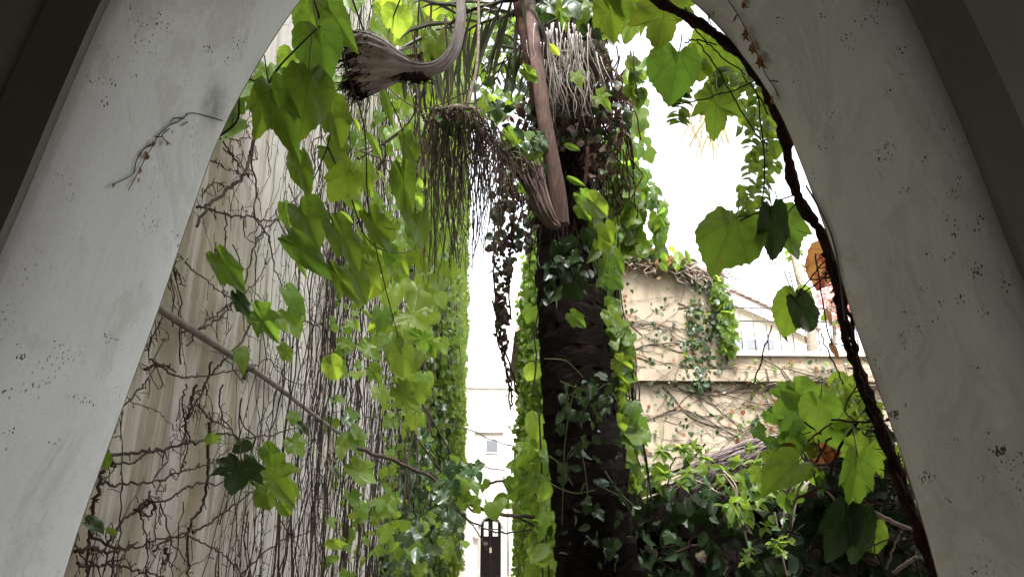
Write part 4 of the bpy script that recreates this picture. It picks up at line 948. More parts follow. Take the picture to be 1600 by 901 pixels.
hang(tw, zone([(875,590),(960,600),(960,640),(880,650)], 45, lambda x, y: P(x, y, 3.08+rnd.uniform(-.05, .02))), (.03, .07), [M['leafDg']], ('ovate',), (0, -.6, 1), .6)
hang(tw, zone([(840,400),(920,350),(930,420),(860,470)], 30, lambda x, y: P(x, y, 3.2)), (.05, .09), [M['leafD']], ('vine', 'ovate'), (0, -1, .5), .6)

# ------------------------------------------------------------------ right alley wall + its ivy
rw = thing('alley_wall', 'narrow wall with stone coping on the right of the alley, half hidden by the palm trunk', 'wall', (1.3, 19, 0))
MB().box(1.1, 1.45, 11.5, 27, 0, 7.0).build('wall', M['rightwall'], rw); MB().box(1.04, 1.52, 11.4, 27.1, 7.0, 7.14).build('coping', M['coping'], rw)
iv = thing('alley_ivy', 'bright ivy on the alley wall filling the gap left of the palm trunk', 'ivy', (1.1, 15, 0))
def rp(n, y0, y1, z0, z1, out): return [(1.08-out*rnd.random()*(.5+.5*math.sin(z_*2+y_)**2), y_, z_) for y_, z_ in ((rnd.uniform(y0, y1), rnd.uniform(z0, z1)) for _ in range(n))]
hang(iv, rp(7000, 11.5, 19.5, .4, 7.4, .42), (.09, .16), [M['leafY'], M['leafM'], M['leafA']], ('vine', 'round'), (-.6, -1, .3), .7, wts=[.35, .4, .25])
hang(iv, rp(2500, 18, 27, .3, 4.5, .3), (.09, .15), [M['leafM'], M['leafY']], ('vine', 'round'), (-.6, -1, .3), .6)
hang(iv, [(rnd.uniform(.75, 1.3), rnd.uniform(9.2, 11.5), rnd.uniform(.2, 2.6)) for _ in range(800)], (.09, .15), [M['leafM'], M['leafY']], ('vine', 'ovate'), (-.3, -1, .4), .6)
nrv = thing('leaning_climber', 'green climber with large leaves at the left foot of the palm trunk', 'climber', tuple(P(840, 780, 4.6)))
hang(nrv, zone([(812,690),(860,700),(880,870),(850,900),(832,880),(842,790),(805,740)], 150, lambda x, y: P(x, y, 4.8+rnd.uniform(-.4, .4))), (.07, .14), [M['leafM'], M['leafY']], ('ovate', 'vine'), (0, -1, .4), .6)
hero(nrv, [(820,710,815,745,.9,'leafM','ovate',4.4),(838,745,826,772,.9,'leafM','ovate',4.4),(855,850,832,880,1,'leafM','ovate',4),(850,760,860,790,.8,'leafY','vine',4.2),(842,650,832,690,.9,'leafY','broad',4.6),(840,690,838,728,.9,'leafY','broad',4.6),(858,795,848,828,.7,'leafM','vine',4.2),(832,480,822,505,.9,'leafM','vine',4.6),(836,570,828,600,.9,'leafY','broad',4.6)], None, None)
m = MB()
for line in ([(846,470),(835,520),(838,560),(832,620)], [(842,640),(848,760),(858,901)], [(838,700),(870,770),(895,800)], [(848,900),(845,800),(830,760)]): MB().tube(cr([P(x, y, 4.5) for x, y in line], 6), .006, 5).build('stem', M['stem'], nrv, True)
# branches across the alley gap
ab = thing('arching_branch', 'thin leafy branches arching across the alley in front of the arched door', 'branch', tuple(P(780, 790, 5)))
m = MB()
for line, r_ in (([(560,700),(640,730),(690,755),(730,785),(780,803),(840,808),(905,825)], .013), ([(680,740),(720,800),(750,822),(790,832),(850,822)], .006), ([(690,660),(735,672),(780,690),(830,705)], .004), ([(700,720),(740,725),(790,735)], .004), ([(740,762),(775,752),(810,750),(850,755),(905,790)], .009), ([(700,790),(740,820),(760,860)], .005), ([(790,803),(820,812),(850,840),(870,890)], .008), ([(655,690),(700,750),(740,800)], .008), ([(640,600),(700,700),(722,770)], .006)):
    MB().tube(jit(cr([P(x, y, 5+.3*math.sin(x*.02)) for x, y in line], 6), .004), r_, 6).build('branch', M['stem'], ab, True)
hang(ab, zone([(735,745),(830,740),(835,800),(740,790)], 34, lambda x, y: P(x, y, 5+rnd.uniform(-.2, .2))), (.06, .12), [M['leafM'], M['leafA']], ('ovate', 'round'), (0, -1, .3), .7)
hang(ab, zone([(690,720),(745,730),(745,790),(700,780)], 40, lambda x, y: P(x, y, 5+rnd.uniform(-.2, .2))), (.06, .12), [M['leafM'], M['leafDg']], ('ovate', 'vine'), (0, -1, .3), .7)
hang(ab, zone([(600,820),(720,780),(725,850),(640,890)], 60, lambda x, y: P(x, y, 6.5+rnd.uniform(-.5, .5))), (.09, .16), [M['leafDg'], M['leafM']], ('ovate', 'vine'), (0, -1, .7), .6)

# ------------------------------------------------------------------ facade at the end of the alley
YF = 31
fa = thing('end_house', 'overexposed white house front closing the far end of the alley', 'house', (0, YF, 0))
def fx(px, py): p = PY(px, py, YF); return p.x, p.z
def rectf(mb, x0, y0, x1, y1, ya, yb):
    a = PY(x0, y1, YF); b = PY(x1, y0, YF); mb.box(a.x, b.x, ya, yb, a.z, b.z); return mb
da = PY(750, 899, YF); db = PY(783, 808, YF); dx0, dx1, dz0, dz1 = da.x, db.x, 0, db.z; rr_ = (dx1-dx0)/2; cx = (dx0+dx1)/2; cz = dz1-rr_
arcpts = [(cx+rr_*math.cos(a), cz+rr_*math.sin(a)) for a in np.linspace(0, math.pi, 13)]
m = MB(); m.box(-6, dx0, YF, YF+.3, 0, 12); m.box(dx1, 6, YF, YF+.3, 0, 12)
m.prism([arcpts[i] for i in range(13)][::-1] and ([(dx0, 12), (dx0, cz)] + [arcpts[i] for i in range(12, -1, -1)] + [(dx1, 12)])[::1], YF, YF+.3)
m.build('wall', M['whitewall'], fa)
rectf(MB(), 720, 600, 850, 606, YF-.1, YF).build('cornice', M['white'], fa)
rectf(MB(), 742, 672, 787, 676, YF-.14, YF).build('lintel', M['coping'], fa)
wf = rectf(MB(), 758, 686, 779, 708, YF-.05, YF-.003).build('window', M['white'], fa); rectf(MB(), 760, 688, 777, 706, YF-.06, YF-.052).build('pane', M['glass'], wf)
MB().tube([PY(794, y, YF-.06) for y in (612, 700, 800, 899)], .045, 8).build('downpipe', M['coping'], fa, True)
MB().tube([(cx+(rr_+.06)*math.cos(a), YF-.03, cz+(rr_+.06)*math.sin(a)) for a in np.linspace(0, math.pi, 15)], .05, 6).build('door_arch_moulding', M['coping'], fa, True)
for x_ in (dx0-.06, dx1+.06): MB().box(x_-.05, x_+.05, YF-.06, YF-.003, 0, cz).build('door_jamb', M['coping'], fa)
dr = MB().prism([(dx0, 0), (dx1, 0)] + arcpts, YF+.08, YF+.14).build('door', M['door'], fa)
for a, b in ((756, 763), (770, 778)):
    for y0, y1 in ((814, 825), (827, 837)): rectf(MB(), a, y0, b, y1, YF+.06, YF+.078).build('pane', M['lampglass'], dr)
rectf(MB(), 756, 846, 762, 851, YF+.06, YF+.078).build('letter_plate', M['iron'], dr); rectf(MB(), 765, 855, 768, 863, YF+.06, YF+.078).build('notice', M['paper'], dr)
MB().tube([PY(766, 810, YF+.05), PY(767, 899, YF+.05)], .012, 6).build('middle_stile', M['blackiron'], dr)
for px, py, lab in ((743, 836, 'small white wall lamp beside the arched door'), (797, 661, 'small grey wall lamp high on the white end house')):
    p = PY(px, py, YF-.12); l = thing('wall_lamp', lab, 'lamp', tuple(p))
    MB().tube([p+Vector((0, 0, -.14)), p+Vector((0, 0, -.1)), p+Vector((0, 0, .1)), p+Vector((0, 0, .16))], [.05, .09, .11, .05], 8).build('shade', M['lampglass'], l, True)
    MB().tube([p+Vector((0, 0, .14)), p+Vector((0, .12, .2))], .02, 6).build('bracket', M['iron'], l)
p = PX(716, 842, -.93); l = thing('lantern', 'black iron lantern with pale glass on the left alley wall', 'lantern', tuple(p))
MB().tube([p+Vector((0, 0, .22)), p+Vector((0, 0, .16)), p+Vector((0, 0, .1)), p+Vector((0, 0, .02))], [.015, .06, .15, .19], 8).build('hood', M['blackiron'], l)
MB().tube([p+Vector((0, 0, .02)), p+Vector((0, 0, -.3))], [.14, .08], 8).build('glass', M['lampglass'], l)
MB().tube([p+Vector((0, 0, -.3)), p+Vector((0, 0, -.38))], [.09, .02], 8).tube([p+Vector((0, 0, .2)), p+Vector((-.12, 0, .32)), p+Vector((-.26, 0, .1))], .014, 6).build('bracket', M['blackiron'], l)

# ------------------------------------------------------------------ cream wall, fence and house on the right
YC = 10.0
cw = thing('garden_wall', 'cream garden wall with ledge and sloping top right of the palm trunk', 'wall', (3, YC, 0))
def cz_(px, py): p = PY(px, py, YC); return (p.x, p.z)
tl, tr, lr, ll = cz_(930, 384), cz_(1131, 432), cz_(1146, 556), cz_(1500, 560)
bz = PY(1000, 590, YC).z
hi = [(1.46, 0), (tr[0], 0), (tr[0], tr[1]), (tr[0]-.9, tr[1]+.22), (tl[0]+.4, tl[1]-.05), (1.46, tl[1]+.02)]
MB().prism(hi, YC, YC+.4).build('wall', M['cream'], cw)
MB().box(tr[0], 7.5, YC+.02, YC+.38, 0, lr[1]).build('low_wall', M['cream'], cw)
MB().box(1.46, 7.5, YC-.12, YC-.002, bz-.06, bz+.10).build('ledge', M['cream'], cw)
MB().box(tr[0]+.02, 7.5, YC-.05, YC+.45, lr[1], lr[1]+.06).build('coping', M['coping'], cw)
m = MB(); cp = [(1.46, tl[1]+.02), (tl[0]+.4, tl[1]-.05), (tr[0]-.9, tr[1]+.22), (tr[0], tr[1])]
for a, b in zip(cp, cp[1:]): 
    k = len(m.v); m.v += [(x, y, z+dz) for x, z in (a, b) for y in (YC-.06, YC+.46) for dz in (.004, .075)]
    m.f += [(k, k+4, k+5, k+1), (k+1, k+5, k+7, k+3), (k+3, k+7, k+6, k+2), (k, k+1, k+3, k+2), (k+4, k+6, k+7, k+5), (k, k+2, k+6, k+4)]
m.build('sloping_coping', M['coping'], cw)
# fence
fn = thing('iron_railing', 'thin dark iron railing on top of the low cream wall', 'railing', (tr[0]+1, YC+.2, lr[1]))
zt = PY(1240, 481, YC+.2).z; z2 = PY(1240, 502, YC+.2).z
for z in (zt, z2, lr[1]+.12): MB().tube([(tr[0]+.02, YC+.2, z), (7.4, YC+.2, z)], .011, 6).build('rail', M['iron'], fn, True)
x = tr[0]+.06
while x < 7.3: MB().tube([(x, YC+.2, lr[1]+.05), (x, YC+.2, zt+(.0 if int(x*10) % 3 else .03))], .009, 6).build('bar', M['iron'], fn, True); x += .185
# house behind
YH = 18.0
hs_ = thing('gabled_house', 'pale cream house with low gabled roof behind the railing', 'house', (6, YH, 0))
def hz(px, py): p = PY(px, py, YH); return (p.x, p.z-(.32 if py < 520 else 0))
rg0 = hz(1020, 392); ev = hz(1275, 506); 
poly = [(rg0[0]-3, 0), (ev[0]-.35, 0), (ev[0]-.35, ev[1]-.02), (rg0[0], rg0[1]-.12), (rg0[0]-3, ev[1])]
MB().prism(poly, YH, YH+6).build('wall', M['house'], hs_)
m = MB(); 
for (xa, za), (xb, zb) in (((rg0[0], rg0[1]), (ev[0], ev[1])), ((rg0[0]-3.6, ev[1]), (rg0[0], rg0[1]))):
    m.prism([(xa, za), (xb, zb), (xb, zb+.10), (xa, za+.10)], YH-.16, YH+6.4)
rf = m.build('roof', M['roof'], hs_)
nt_ = 22
for i in range(nt_):
    t0_, t1_ = i/nt_, (i+1.15)/nt_; xa, za = rg0[0]+(ev[0]-rg0[0])*t0_, rg0[1]+(ev[1]-rg0[1])*t0_; xb, zb = rg0[0]+(ev[0]-rg0[0])*t1_, rg0[1]+(ev[1]-rg0[1])*t1_
    MB().prism([(xa, za+.105), (xb, zb+.135), (xb, zb+.17), (xa, za+.13)], YH-.24, YH+.2).build('tile', M['roof'], rf)
MB().prism([(rg0[0], rg0[1]-.005), (rg0[0], rg0[1]-.24), (ev[0], ev[1]-.24), (ev[0], ev[1]-.005)], YH-.2, YH-.165).build('barge_board', M['white'], hs_)
a = hz(1137, 550); b = hz(1210, 527)
wn = MB().box(a[0], b[0], YH-.06, YH-.003, a[1], b[1]).build('window', M['white'], hs_)
for i in range(3):
    x0 = a[0]+(b[0]-a[0])*(i/3)+.07; x1 = a[0]+(b[0]-a[0])*((i+1)/3)-.05; MB().box(x0, x1, YH-.075, YH-.062, a[1]+.06, b[1]-.07).build('pane', M['glass'], wn)
pk = thing('bougainvillea', 'pink flowering bush blurred behind the railing at the right', 'bush', tuple(PY(1300, 470, 13)))
hang(pk, zone([(1275,420),(1330,400),(1340,520),(1310,510),(1285,490)], 240, lambda x, y: PY(x, y, 13+rnd.uniform(-.3, .3))), (.09, .16), [M['pink'], M['leafY']], ('round',), (0, -1, .3), .8, wts=[.8, .2])
MB().tube(cr([PY(1310,900,13), PY(1305,560,13), PY(1300,440,13)], 5), .04, 6).build('stem', M['stemgrey'], pk, True)
tt = thing('slim_tree', 'slim pale tree stem leaning behind the railing', 'tree', tuple(PY(1262, 560, 15)))
MB().tube(cr([PY(1290,860,15), PY(1268,520,15), PY(1250,440,15), PY(1238,395,15)], 5), taper(16, .12, .06), 8).build('trunk', M['stemgrey'], tt, True)
hang(tt, zone([(1225,380),(1262,388),(1258,420),(1235,415)], 20, lambda x, y: PY(x, y, 15)), (.1, .2), [M['leafM']], ('ovate',), (0, -1, .3), .8)
# creeper on cream wall
wc = thing('wall_creeper', 'fine creeper stems and dark little leaves trailing over the cream garden wall', 'creeper', (3, YC, 2))
m = MB()
for _ in range(240):
    x = rnd.uniform(1.5, 6.5); top = 5.0 if x < tr[0] else lr[1]-.05; z = rnd.uniform(1.8, top); an = rnd.choice((0, math.pi))+rnd.gauss(-.1, .35); q = []
    for s in range(rnd.randint(8, 24)):
        q.append((x, YC-rnd.uniform(.005, .03)-(.13 if abs(z-bz) < .12 else 0), z)); an += rnd.gauss(0, .16); x += math.cos(an)*.08; z += math.sin(an)*.08
        if x < 1.5 or z > (4.95 if x < tr[0]-.3 else lr[1]) or z < 1: break
        if x > tr[0] and z > lr[1]: break
    if len(q) > 3: m.tube(q, rnd.choice((.003, .004, .005, .009))*rnd.uniform(.7, 1.2), 4)
m.build('stems', M['stemgrey2'], wc, True, kind='stuff')
def cwp(x, y): return PY(x, y, YC-rnd.uniform(.03, .16))
hang(wc, zone([(1085,430),(1128,430),(1140,480),(1140,560),(1110,600),(1080,600),(1060,560),(1075,480)], 330, cwp), (.04, .09), [M['leafDg'], M['leafD'], M['leafM']], ('ovate', 'round'), (0, -1, .5), .6, indiv=200, wts=[.5, .3, .2])
hang(wc, zone([(965,400),(1130,435),(1130,700),(980,720)], 260, cwp), (.04, .08), [M['leafDg'], M['leafD'], M['leafDry']], ('ovate', 'round'), (0, -1, .5), .6, wts=[.4, .4, .2])
hang(wc, zone([(1140,560),(1335,560),(1340,660),(1140,690)], 220, cwp), (.04, .09), [M['leafM'], M['leafDg'], M['leafDry']], ('ovate', 'round'), (0, -1, .5), .6, wts=[.4, .3, .3])
hang(wc, zone([(1080,570),(1110,575),(1105,610),(1088,610)], 60, cwp), (.06, .10), [M['leafDg']], ('ovate',), (0, -1, .5), .6)
ic = thing('ivy_tumble', 'bright bushy ivy tumbling over the corner of the tall cream wall', 'ivy', (tr[0], YC, tr[1]))
hang(ic, zone([(1112,425),(1132,440),(1152,500),(1148,560),(1130,545),(1125,480),(1110,470)], 300, lambda x, y: PY(x, y, YC-rnd.uniform(.05, .35))), (.06, .12), [M['leafM'], M['leafY'], M['leafDg']], ('ovate', 'round'), (.2, -1, .5), .6, wts=[.6, .2, .2])
tp = thing('wall_top_plants', 'tufts of leaves and dry twigs along the sloping top of the cream wall', 'plants', (2.5, YC, 5))
hang(tp, zone([(960,375),(1030,388),(1085,405),(1090,425),(1040,415),(960,400)], 150, lambda x, y: PY(x, y, YC-rnd.uniform(.0, .25))), (.07, .16), [M['leafM'], M['leafDry'], M['leafDg']], ('ovate', 'vine'), (0, -1, .5), .8, wts=[.45, .3, .25])
m = MB()
for _ in range(120):
    x = rnd.uniform(945, 1120); y = 388+(x-945)*.24+rnd.uniform(-6, 6); q = []
    for s in range(5): q.append(PY(x, y, YC-rnd.uniform(.06, .2))); x += rnd.gauss(6, 8); y += rnd.gauss(3, 5)
    m.tube(q, .009, 4)
m.build('twigs', M['stemgrey'], tp, True, kind='stuff')
hero(tp, [(1058,392,1062,415,.9,'leafY','ovate',9.6),(1070,390,1078,412,.5,'leafM','ovate',9.6),(1052,385,1048,402,.9,'leafM','ovate',9.6),(1030,412,1045,424,.8,'leafM','ovate',9.6),(1064,415,1052,422,.9,'leafM','ovate',9.6)], None, None)

# ------------------------------------------------------------------ thick vine and leaves along the right side of the arch
va = thing('arch_vine', 'thick dark woody vine climbing the right edge of the arch with big backlit leaves', 'vine', tuple(P(1230, 270, 1.75)))
spine = [(985,-45,1.95),(1020,-4,1.9),(1062,20,1.86),(1112,50,1.82),(1152,82,1.8),(1186,122,1.78),(1208,165,1.77),(1226,215,1.76),(1236,270,1.76),(1252,318,1.75),(1282,362,1.74),(1306,412,1.73)]
pts = jit(cr([P(*s) for s in spine], 8), .0015); MB().tube(pts, [.0125+.0025*math.sin(i*.7)+rnd.uniform(-.001, .001) for i in range(len(pts))], 12).build('stem', M['stemdark'], va, True)
spine = [(1300,395),(1318,455),(1334,530),(1356,600),(1382,670),(1412,750),(1444,830),(1475,920)]
for k in range(9):
    q = [PY(x-1-rnd.uniform(0, 13)*(1 if k else 0), y, 1.525+rnd.uniform(0, .04)) for x, y in spine]; pts = jit(cr(q, 5), .003)
    MB().tube(pts, taper(len(pts), rnd.uniform(.003, .006), rnd.uniform(.004, .0075)), 7).build('stem', M['stemdark'], va, True)
m = MB()
for _ in range(170):
    i = rnd.randrange(len(spine)-1); t = rnd.random(); x = spine[i][0]+(spine[i+1][0]-spine[i][0])*t; y = spine[i][1]+(spine[i+1][1]-spine[i][1])*t
    p = PY(x-rnd.uniform(-4, 14), y, 1.55); m.tube([p, p+Vector((rnd.gauss(-.008, .012), rnd.uniform(0, .02), rnd.gauss(0, .012)))], [.0018, .001], 3)
for line in ([(1070,12),(1090,50),(1110,72),(1135,95),(1165,115)], [(1088,62),(1120,105),(1145,150),(1185,215),(1200,225)], [(1190,120),(1150,140),(1100,155),(1050,165)], [(1160,118),(1185,150),(1200,180)], [(1245,300),(1215,318),(1190,330),(1155,345)], [(1248,310),(1225,340),(1218,330)], [(1120,70),(1085,62),(1070,68)], [(1300,395),(1270,430),(1243,466)], [(1205,508),(1190,560),(1178,600)], [(1282,520),(1300,560),(1318,600)], [(1320,400),(1280,440),(1245,465)], [(1275,395),(1285,470),(1300,540)], [(1322,430),(1290,432),(1262,440)], [(1325,455),(1300,468)], [(1295,385),(1290,440)], [(1185,150),(1195,260),(1190,330)]):
    m.tube(jit(cr([P(x, y, 1.85) for x, y in line], 6), .0015), .0019, 5)
m.build('twigs', M['stem'], va, True, kind='stuff')
pet3 = MB()
V = [(975,-22,1000,38,.85,'leafA','broad'),(950,2,960,66,.7,'leafM','vine'),(988,28,977,72,.7,'leafM','vine'),(1012,16,1000,54,.5,'leafA','ovate'),(1040,2,1028,88,.85,'leafY','lobed'),(1060,82,1046,162,.95,'leafA','broad'),(1045,78,1050,105,.8,'leafA','vine'),
 (1106,52,1086,110,.7,'leafM','broad'),(1140,70,1120,132,1.0,'leafM','broad'),(1120,142,1118,214,.8,'leafM','lobed'),(1150,95,1160,135,.8,'leafM','vine'),
 (1150,340,1106,414,1.12,'leafTip','broad'),(1206,326,1214,414,.5,'leafD','vine'),(1222,332,1242,404,.6,'leafTip','vine'),(1243,460,1222,530,.75,'leafM','broad'),(1245,466,1284,536,.45,'leafD','vine'),(1252,446,1262,475,.7,'leafM','round'),
 (1302,392,1268,452,.85,'leafBlush','broad'),(1290,482,1300,502,.6,'leafDry','ovate'),(1296,535,1312,560,.6,'leafDry','ovate'),(1215,512,1232,532,.4,'leafD','ovate')]
hero(va, V, lambda a, b, l: max(1.8, min(3.2, .14*F/max(l, 30))), pet3)
# small-leaved shoots
for line in ([(1175,110),(1180,160),(1176,210),(1172,270),(1165,330),(1160,345)], [(1205,150),(1200,200),(1196,250),(1192,300),(1190,340)], [(1130,105),(1120,130),(1105,165)], [(1190,100),(1205,200),(1210,260)], [(1065,140),(1062,155),(1060,190)], [(1160,290),(1180,330),(1190,360)]):
    d = 2.4+rnd.uniform(0, .5); c = cr([P(x, y, d) for x, y in line], 6); pet3.tube(c, .0012, 4)
    pl_ = []
    for i, p in enumerate(c):
        for sg in (-1, 1): pl_.append((p, sg))
    B_ = np.array([tuple(p) for p, _ in pl_]); Yd = np.array([(sg*.8+rnd.gauss(0, .15), rnd.gauss(0, .2), -.45+rnd.gauss(0, .25)) for _, sg in pl_]); Nn = np.array([(0, -1, .5)])+rvec(len(pl_), .35)
    leaves(va, B_, Yd, Nn, nrs.uniform(.028, .05, len(pl_)), .95, [M['leafM'], M['leafY']], ('round', 'ovate'))
pet3.build('petioles', M['greenstem'], va, True, kind='stuff')
# small cluster at mid distance over the right and dried palm leaflets
mc = thing('backlit_shoots', 'small backlit leaf shoots between the big vine leaves at the upper right', 'vine', tuple(P(1140, 130, 3)))
hang(mc, zone([(1075,60),(1165,100),(1215,150),(1215,230),(1180,260),(1150,200),(1095,150)], 110, lambda x, y: P(x, y, 2.7+rnd.uniform(-.3, .3))), (.035, .065), [M['leafY'], M['leafM']], ('round', 'ovate'), (0, -1, .3), .5)
hang(mc, zone([(980,85),(1010,90),(1012,120),(1000,160),(982,130)], 16, lambda x, y: P(x, y, 2.8)), (.035, .06), [M['leafY'], M['leafM']], ('round',), (0, -1, .3), .4)
m = MB()
for line in ([(1075,60),(1120,110),(1160,160),(1200,230)], [(990,80),(992,120),(1000,160)], [(1110,70),(1150,110),(1210,160)]): MB().tube(cr([P(x, y, 2.7) for x, y in line], 5), .002, 4).build('stem', M['greenstem'], mc, True)
yf = thing('yellow_palm_leaf', 'yellowing drooping palm leaf in the white sky at the right', 'palm leaf', tuple(P(1110, 190, 4)))
m = MB()
for _ in range(48):
    x, y = rnd.gauss(1112, 12), rnd.uniform(140, 215); a = rnd.uniform(-1.1, .9); L = rnd.uniform(30, 60)
    q = [P(x, y, 4), P(x+a*L*.4, y+L*.35, 4), P(x+a*L*.65, y+L*.75, 4), P(x+a*L*.7, y+L, 4)]
    m.blade(q, [.003, .006, .005, .001], Vector((rnd.uniform(.4, 1), rnd.uniform(-1, 1), 0)).normalized())
m.build('leaflets', M['yfrond'], yf); MB().tube(cr([P(1130,125,4), P(1115,165,4), P(1110,215,4)], 5), .008, 6).build('rib', M['yfrond'], yf, True)

# ------------------------------------------------------------------ thicket at the lower right
th = thing('overgrown_heap', 'dark overgrown heap of dead palm fronds filling the lower right corner', 'thicket', (2.6, 6.2, 0))
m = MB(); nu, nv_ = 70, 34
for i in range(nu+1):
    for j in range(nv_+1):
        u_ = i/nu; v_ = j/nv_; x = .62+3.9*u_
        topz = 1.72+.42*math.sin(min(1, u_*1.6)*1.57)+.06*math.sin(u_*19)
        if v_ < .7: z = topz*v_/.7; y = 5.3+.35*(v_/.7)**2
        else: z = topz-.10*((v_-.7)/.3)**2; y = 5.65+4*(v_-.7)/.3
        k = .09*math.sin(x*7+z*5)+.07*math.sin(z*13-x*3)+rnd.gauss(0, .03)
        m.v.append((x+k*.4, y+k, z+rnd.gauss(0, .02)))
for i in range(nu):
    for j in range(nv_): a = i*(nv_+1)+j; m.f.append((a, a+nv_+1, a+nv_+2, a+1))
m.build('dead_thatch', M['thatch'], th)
m = MB()
for _ in range(240):
    x = rnd.uniform(.7, 4.2); z = rnd.uniform(.3, 2.1); y = 5.25-rnd.uniform(0, .3); q = []; a = rnd.gauss(-1.57, .7)
    for s in range(rnd.randint(4, 8)): q.append((x, y, z)); a += rnd.gauss(0, .25); x += math.cos(a)*.07; z += math.sin(a)*.07
    m.tube(q, rnd.uniform(.003, .009), 4)
m.build('dead_stems', M['fibre'], th, kind='stuff')
m = MB()
for _ in range(9):
    x = rnd.uniform(1.2, 3.8); z = rnd.uniform(.8, 1.9); y = 5.0-rnd.uniform(0, .3); q = []; a = rnd.uniform(0, 6.28)
    for s in range(rnd.randint(4, 8)): q.append((x, y, z)); a += rnd.gauss(0, .3); x += math.cos(a)*.07; z += math.sin(a)*.06
    m.tube(cr(q, 2), rnd.uniform(.003, .006), 4)
m.build('dry_twigs', M['stemgrey'], th, True, kind='stuff')
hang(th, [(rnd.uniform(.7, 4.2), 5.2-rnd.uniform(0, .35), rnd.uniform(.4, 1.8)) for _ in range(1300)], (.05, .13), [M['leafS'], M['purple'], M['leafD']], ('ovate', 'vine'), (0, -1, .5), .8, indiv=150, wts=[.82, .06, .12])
dfr = thing('dead_frond', 'dead grey-brown palm frond lying across the top of the overgrown heap', 'palm frond', tuple(P(1160, 715, 5.4)))
m = MB()
for _ in range(190):
    t = rnd.random(); x0, y0 = 1235-60*t+rnd.gauss(0, 6), 696+rnd.gauss(0, 7)+t*8; ln = rnd.uniform(60, 150); sl = rnd.uniform(.2, .45)
    q = [P(x0, y0, 5.3+rnd.uniform(-.1, .1)), P(x0-ln*.35, y0+ln*.35*sl*.7, 5.25), P(x0-ln*.7, y0+ln*.7*sl, 5.2), P(x0-ln, y0+ln*sl*1.15+rnd.gauss(0, 3), 5.15)]
    m.tube(cr(q, 3), taper(10, rnd.uniform(.004, .012), .002), 4)
m.build('leaflets', M['deadfr'], dfr, True)
hang(br, zone([(672,185),(700,165),(750,165),(775,185),(740,195)], 26, lambda x, y: P(x, y, 3.05+rnd.uniform(-.08, .08))), (.03, .07), [M['leafDg'], M['leafM']], ('ovate',), (0, -1, .8), .8)
MB().tube(cr([P(1290, 690, 5.3), P(1235, 698, 5.3), P(1150, 728, 5.2), P(1080, 748, 5.2)], 5), .022, 7).build('rib', M['spathe2'], dfr, True)
sh = thing('low_shrub', 'fresh green shrub shoots with small pointed leaves growing over the dark heap', 'shrub', tuple(P(1180, 770, 4.6)))
for cxp, cyp, s in ((1140,788,1),(1165,795,1),(1185,785,.9),(1150,805,.8),(1195,745,1),(1215,765,1),(1190,770,.9),(1225,720,1),(1180,722,.9),(1150,722,.8),(1130,740,.7),(1242,735,.9),(1205,722,1),(1195,822,.7),(1170,860,.5),(1180,880,.5),(1165,875,.5),(1215,845,.8),(1222,858,.8),(1085,700,.9),(1065,700,.9),(1100,712,.7),(1035,705,.9),(1040,740,.8),(1065,755,.6),(1010,730,.7),(1020,760,.6),(1250,700,.8),(1170,700,.6),(1000,690,.9),(990,745,.8),(1075,735,.6)):
    c = P(cxp, cyp, 4.7+rnd.uniform(-.2, .2)); k = rnd.choice((5, 6, 7)); B_ = np.array([tuple(c+Vector((rnd.gauss(0, .008),)*3)) for _ in range(k)])
    ang = [rnd.uniform(0, .5)+6.28*i/k for i in range(k)]; Yd = np.array([(math.cos(a), -.35+rnd.gauss(0, .15), math.sin(a)*.6-.1) for a in ang]); Nn = np.array([(0, -.6, 1)])+rvec(k, .25)
    leaves(sh, B_, Yd, Nn, nrs.uniform(.07, .11, k)*s, 1.0, [M['leafY'], M['leafM']], ('ovate',))
hang(sh, zone([(985,740),(1080,700),(1120,740),(1250,700),(1260,760),(1180,765),(1000,770)], 80, lambda x, y: P(x, y, 4.9+rnd.uniform(-.2, .3))), (.05, .1), [M['leafM'], M['leafY'], M['leafDg']], ('ovate', 'vine'), (0, -.7, .8), .6, wts=[.45, .2, .35])
hang(sh, zone([(1140,760),(1240,760),(1250,895),(1150,895)], 26, lambda x, y: P(x, y, 4.6+rnd.uniform(-.2, .2))), (.04, .08), [M['leafM'], M['leafDg']], ('ovate',), (0, -.7, .8), .6)
m = MB()
for line in ([(1130,735),(1150,760),(1152,800)], [(1245,745),(1225,800),(1222,860),(1230,901)], [(1130,740),(1148,765),(1150,785)], [(1270,745),(1245,780),(1238,830)], [(1160,820),(1170,860),(1175,900)], [(1210,800),(1218,840)], [(1000,780),(1030,770),(1050,760)]): MB().tube(cr([P(x, y, 4.7) for x, y in line], 5), .007, 5).build('stem', M['stemgrey'], sh, True)
bv = thing('browning_vine', 'large browning vine leaves hanging at the lower right inside the arch', 'vine', tuple(P(1300, 680, 2.3)))
pet4 = MB()
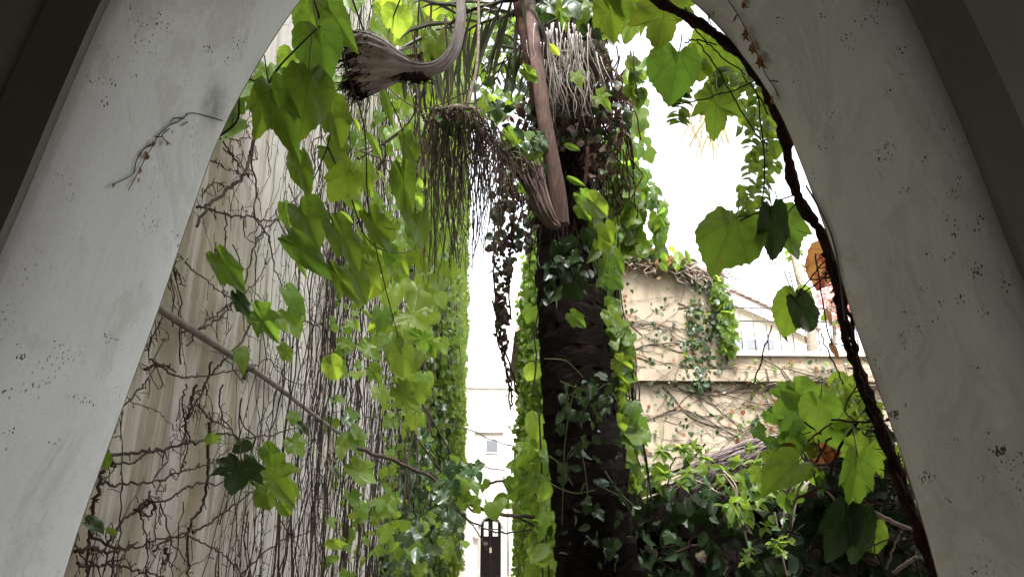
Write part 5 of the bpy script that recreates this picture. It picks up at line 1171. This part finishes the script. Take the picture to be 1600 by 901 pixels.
BV = [(1242,610,1210,655,.9,'leafTip','lobed'),(1236,602,1268,648,.9,'leafM','broad'),(1282,622,1274,690,.9,'leafM','broad'),(1325,588,1312,632,1.1,'leafY','broad'),(1276,608,1292,628,1.1,'leafY','vine'),(1332,622,1322,656,.9,'leafY','vine'),(1318,632,1336,676,1.0,'leafM','broad'),
 (1250,648,1215,684,.9,'leafTip','broad'),(1268,660,1262,708,1.0,'leafM','broad'),(1302,660,1316,716,1.0,'leafM','broad'),(1240,680,1232,728,.95,'leafTip','broad'),(1225,692,1228,722,1.1,'leafDry','round'),(1288,690,1282,726,1.3,'leafDry','broad'),(1308,700,1290,724,1.0,'leafDry','vine'),
 (1248,722,1182,768,.75,'leafM','broad'),(1280,738,1270,778,.8,'leafM','vine'),(1262,728,1262,752,1,'leafM','round'),(1358,694,1338,772,.7,'leafM','lobed'),(1340,712,1330,812,.5,'leafA','vine'),(1368,712,1386,738,.8,'leafA','round'),
 (1380,744,1392,798,.95,'leafY','broad'),(1366,816,1354,878,.75,'leafY','broad'),(1325,795,1296,890,.6,'leafD','vine'),(1345,800,1330,900,.5,'leafD','vine'),(1262,860,1255,905,.6,'leafD','vine'),(1200,690,1222,700,.9,'leafTip','vine'),(1182,668,1195,690,.8,'leafTip','vine'),(1345,605,1352,640,.7,'leafY','vine'),(1335,640,1350,668,.7,'leafM','vine'),(1352,655,1368,690,.7,'leafY','vine'),
 (1205,640,1222,668,.9,'leafTip','vine'),(1265,690,1255,722,1.0,'leafTip','broad'),(1330,668,1345,700,.8,'leafTip','vine'),(1190,735,1170,758,.8,'leafY','vine'),(1285,745,1300,780,.8,'leafM','vine'),(1228,780,1215,808,.8,'leafM','vine'),(1400,700,1410,735,.7,'leafM','vine'),
 (1312,872,1302,905,.9,'leafA','vine'),(1200,705,1215,735,.8,'leafY','vine'),(1240,770,1255,800,.8,'leafA','vine')]
hero(bv, BV, lambda a, b, l: max(1.75, min(3.0, .13*F/max(l, 30))), pet4, grow=.9); pet4.build('petioles', M['greenstem'], bv, True, kind='stuff')
hang(bv, zone([(1300,590),(1350,600),(1375,690),(1340,690)], 60, lambda x, y: P(x, y, 2.6+rnd.uniform(-.3, .3))), (.04, .09), [M['leafY'], M['leafM']], ('vine', 'ovate'), (0, -1, .4), .6)
for line, r_, mk in (([(1405,654),(1370,658),(1340,659),(1300,655)], .003, 'stemdark'), ([(1340,660),(1320,685),(1305,715),(1298,740)], .004, 'stemdark'), ([(1300,660),(1280,675),(1262,690)], .0025, 'stem'), ([(1335,796),(1360,798),(1395,815),(1440,833)], .006, 'stemgrey'), ([(1290,765),(1320,800),(1342,835)], .0025, 'stemgrey'), ([(1408,828),(1395,860),(1385,888)], .0025, 'stemgrey'), ([(1432,870),(1415,880),(1395,895)], .005, 'stemgrey'), ([(1350,742),(1370,742),(1390,748)], .0022, 'stemgrey'), ([(1258,745),(1248,765),(1240,790)], .003, 'stemgrey'), ([(1380,700),(1395,740),(1415,770)], .002, 'stem'), ([(1385,745),(1388,790)], .0015, 'stem'), ([(1365,820),(1366,870)], .0015, 'stem'), ([(1345,860),(1380,845),(1400,838)], .002, 'stem'), ([(1390,830),(1420,835),(1440,850)], .002, 'stem'), ([(1320,800),(1300,830),(1290,850)], .002, 'stem'), ([(1340,600),(1320,640),(1342,660)], .002, 'stem')):
    MB().tube(jit(cr([P(x, y, 1.95) for x, y in line], 6), .001), r_, 6).build('stem', M[mk], bv, True)
# dark growth just outside the right jamb, shade painted into its leaf colour
rg_ = thing('jamb_undergrowth', 'tangle of dark twigs and shaded leaves against the right foot of the arch', 'undergrowth', tuple(P(1400, 800, 2.1)))
m = MB()
for _ in range(200):
    x, y = rnd.uniform(1270, 1450), rnd.uniform(640, 900); d = rnd.uniform(2.2, 3.2); q = []; a = rnd.uniform(0, 6.28)
    for s in range(6): q.append(P(x, y, d)); a += rnd.gauss(0, .4); x += math.cos(a)*10; y += math.sin(a)*10
    m.tube(q, rnd.uniform(.0015, .004), 4)
m.build('twigs', M['stemdark'], rg_, True, kind='stuff')
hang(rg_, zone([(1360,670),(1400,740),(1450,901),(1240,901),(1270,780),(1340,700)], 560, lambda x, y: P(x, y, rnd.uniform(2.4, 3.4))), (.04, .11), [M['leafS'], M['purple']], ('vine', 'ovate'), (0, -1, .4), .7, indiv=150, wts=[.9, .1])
tot = sum(len(o.data.polygons) for o in bpy.data.objects if o.type == 'MESH'); print('OBJECTS', len(bpy.data.objects), 'FACES', tot)
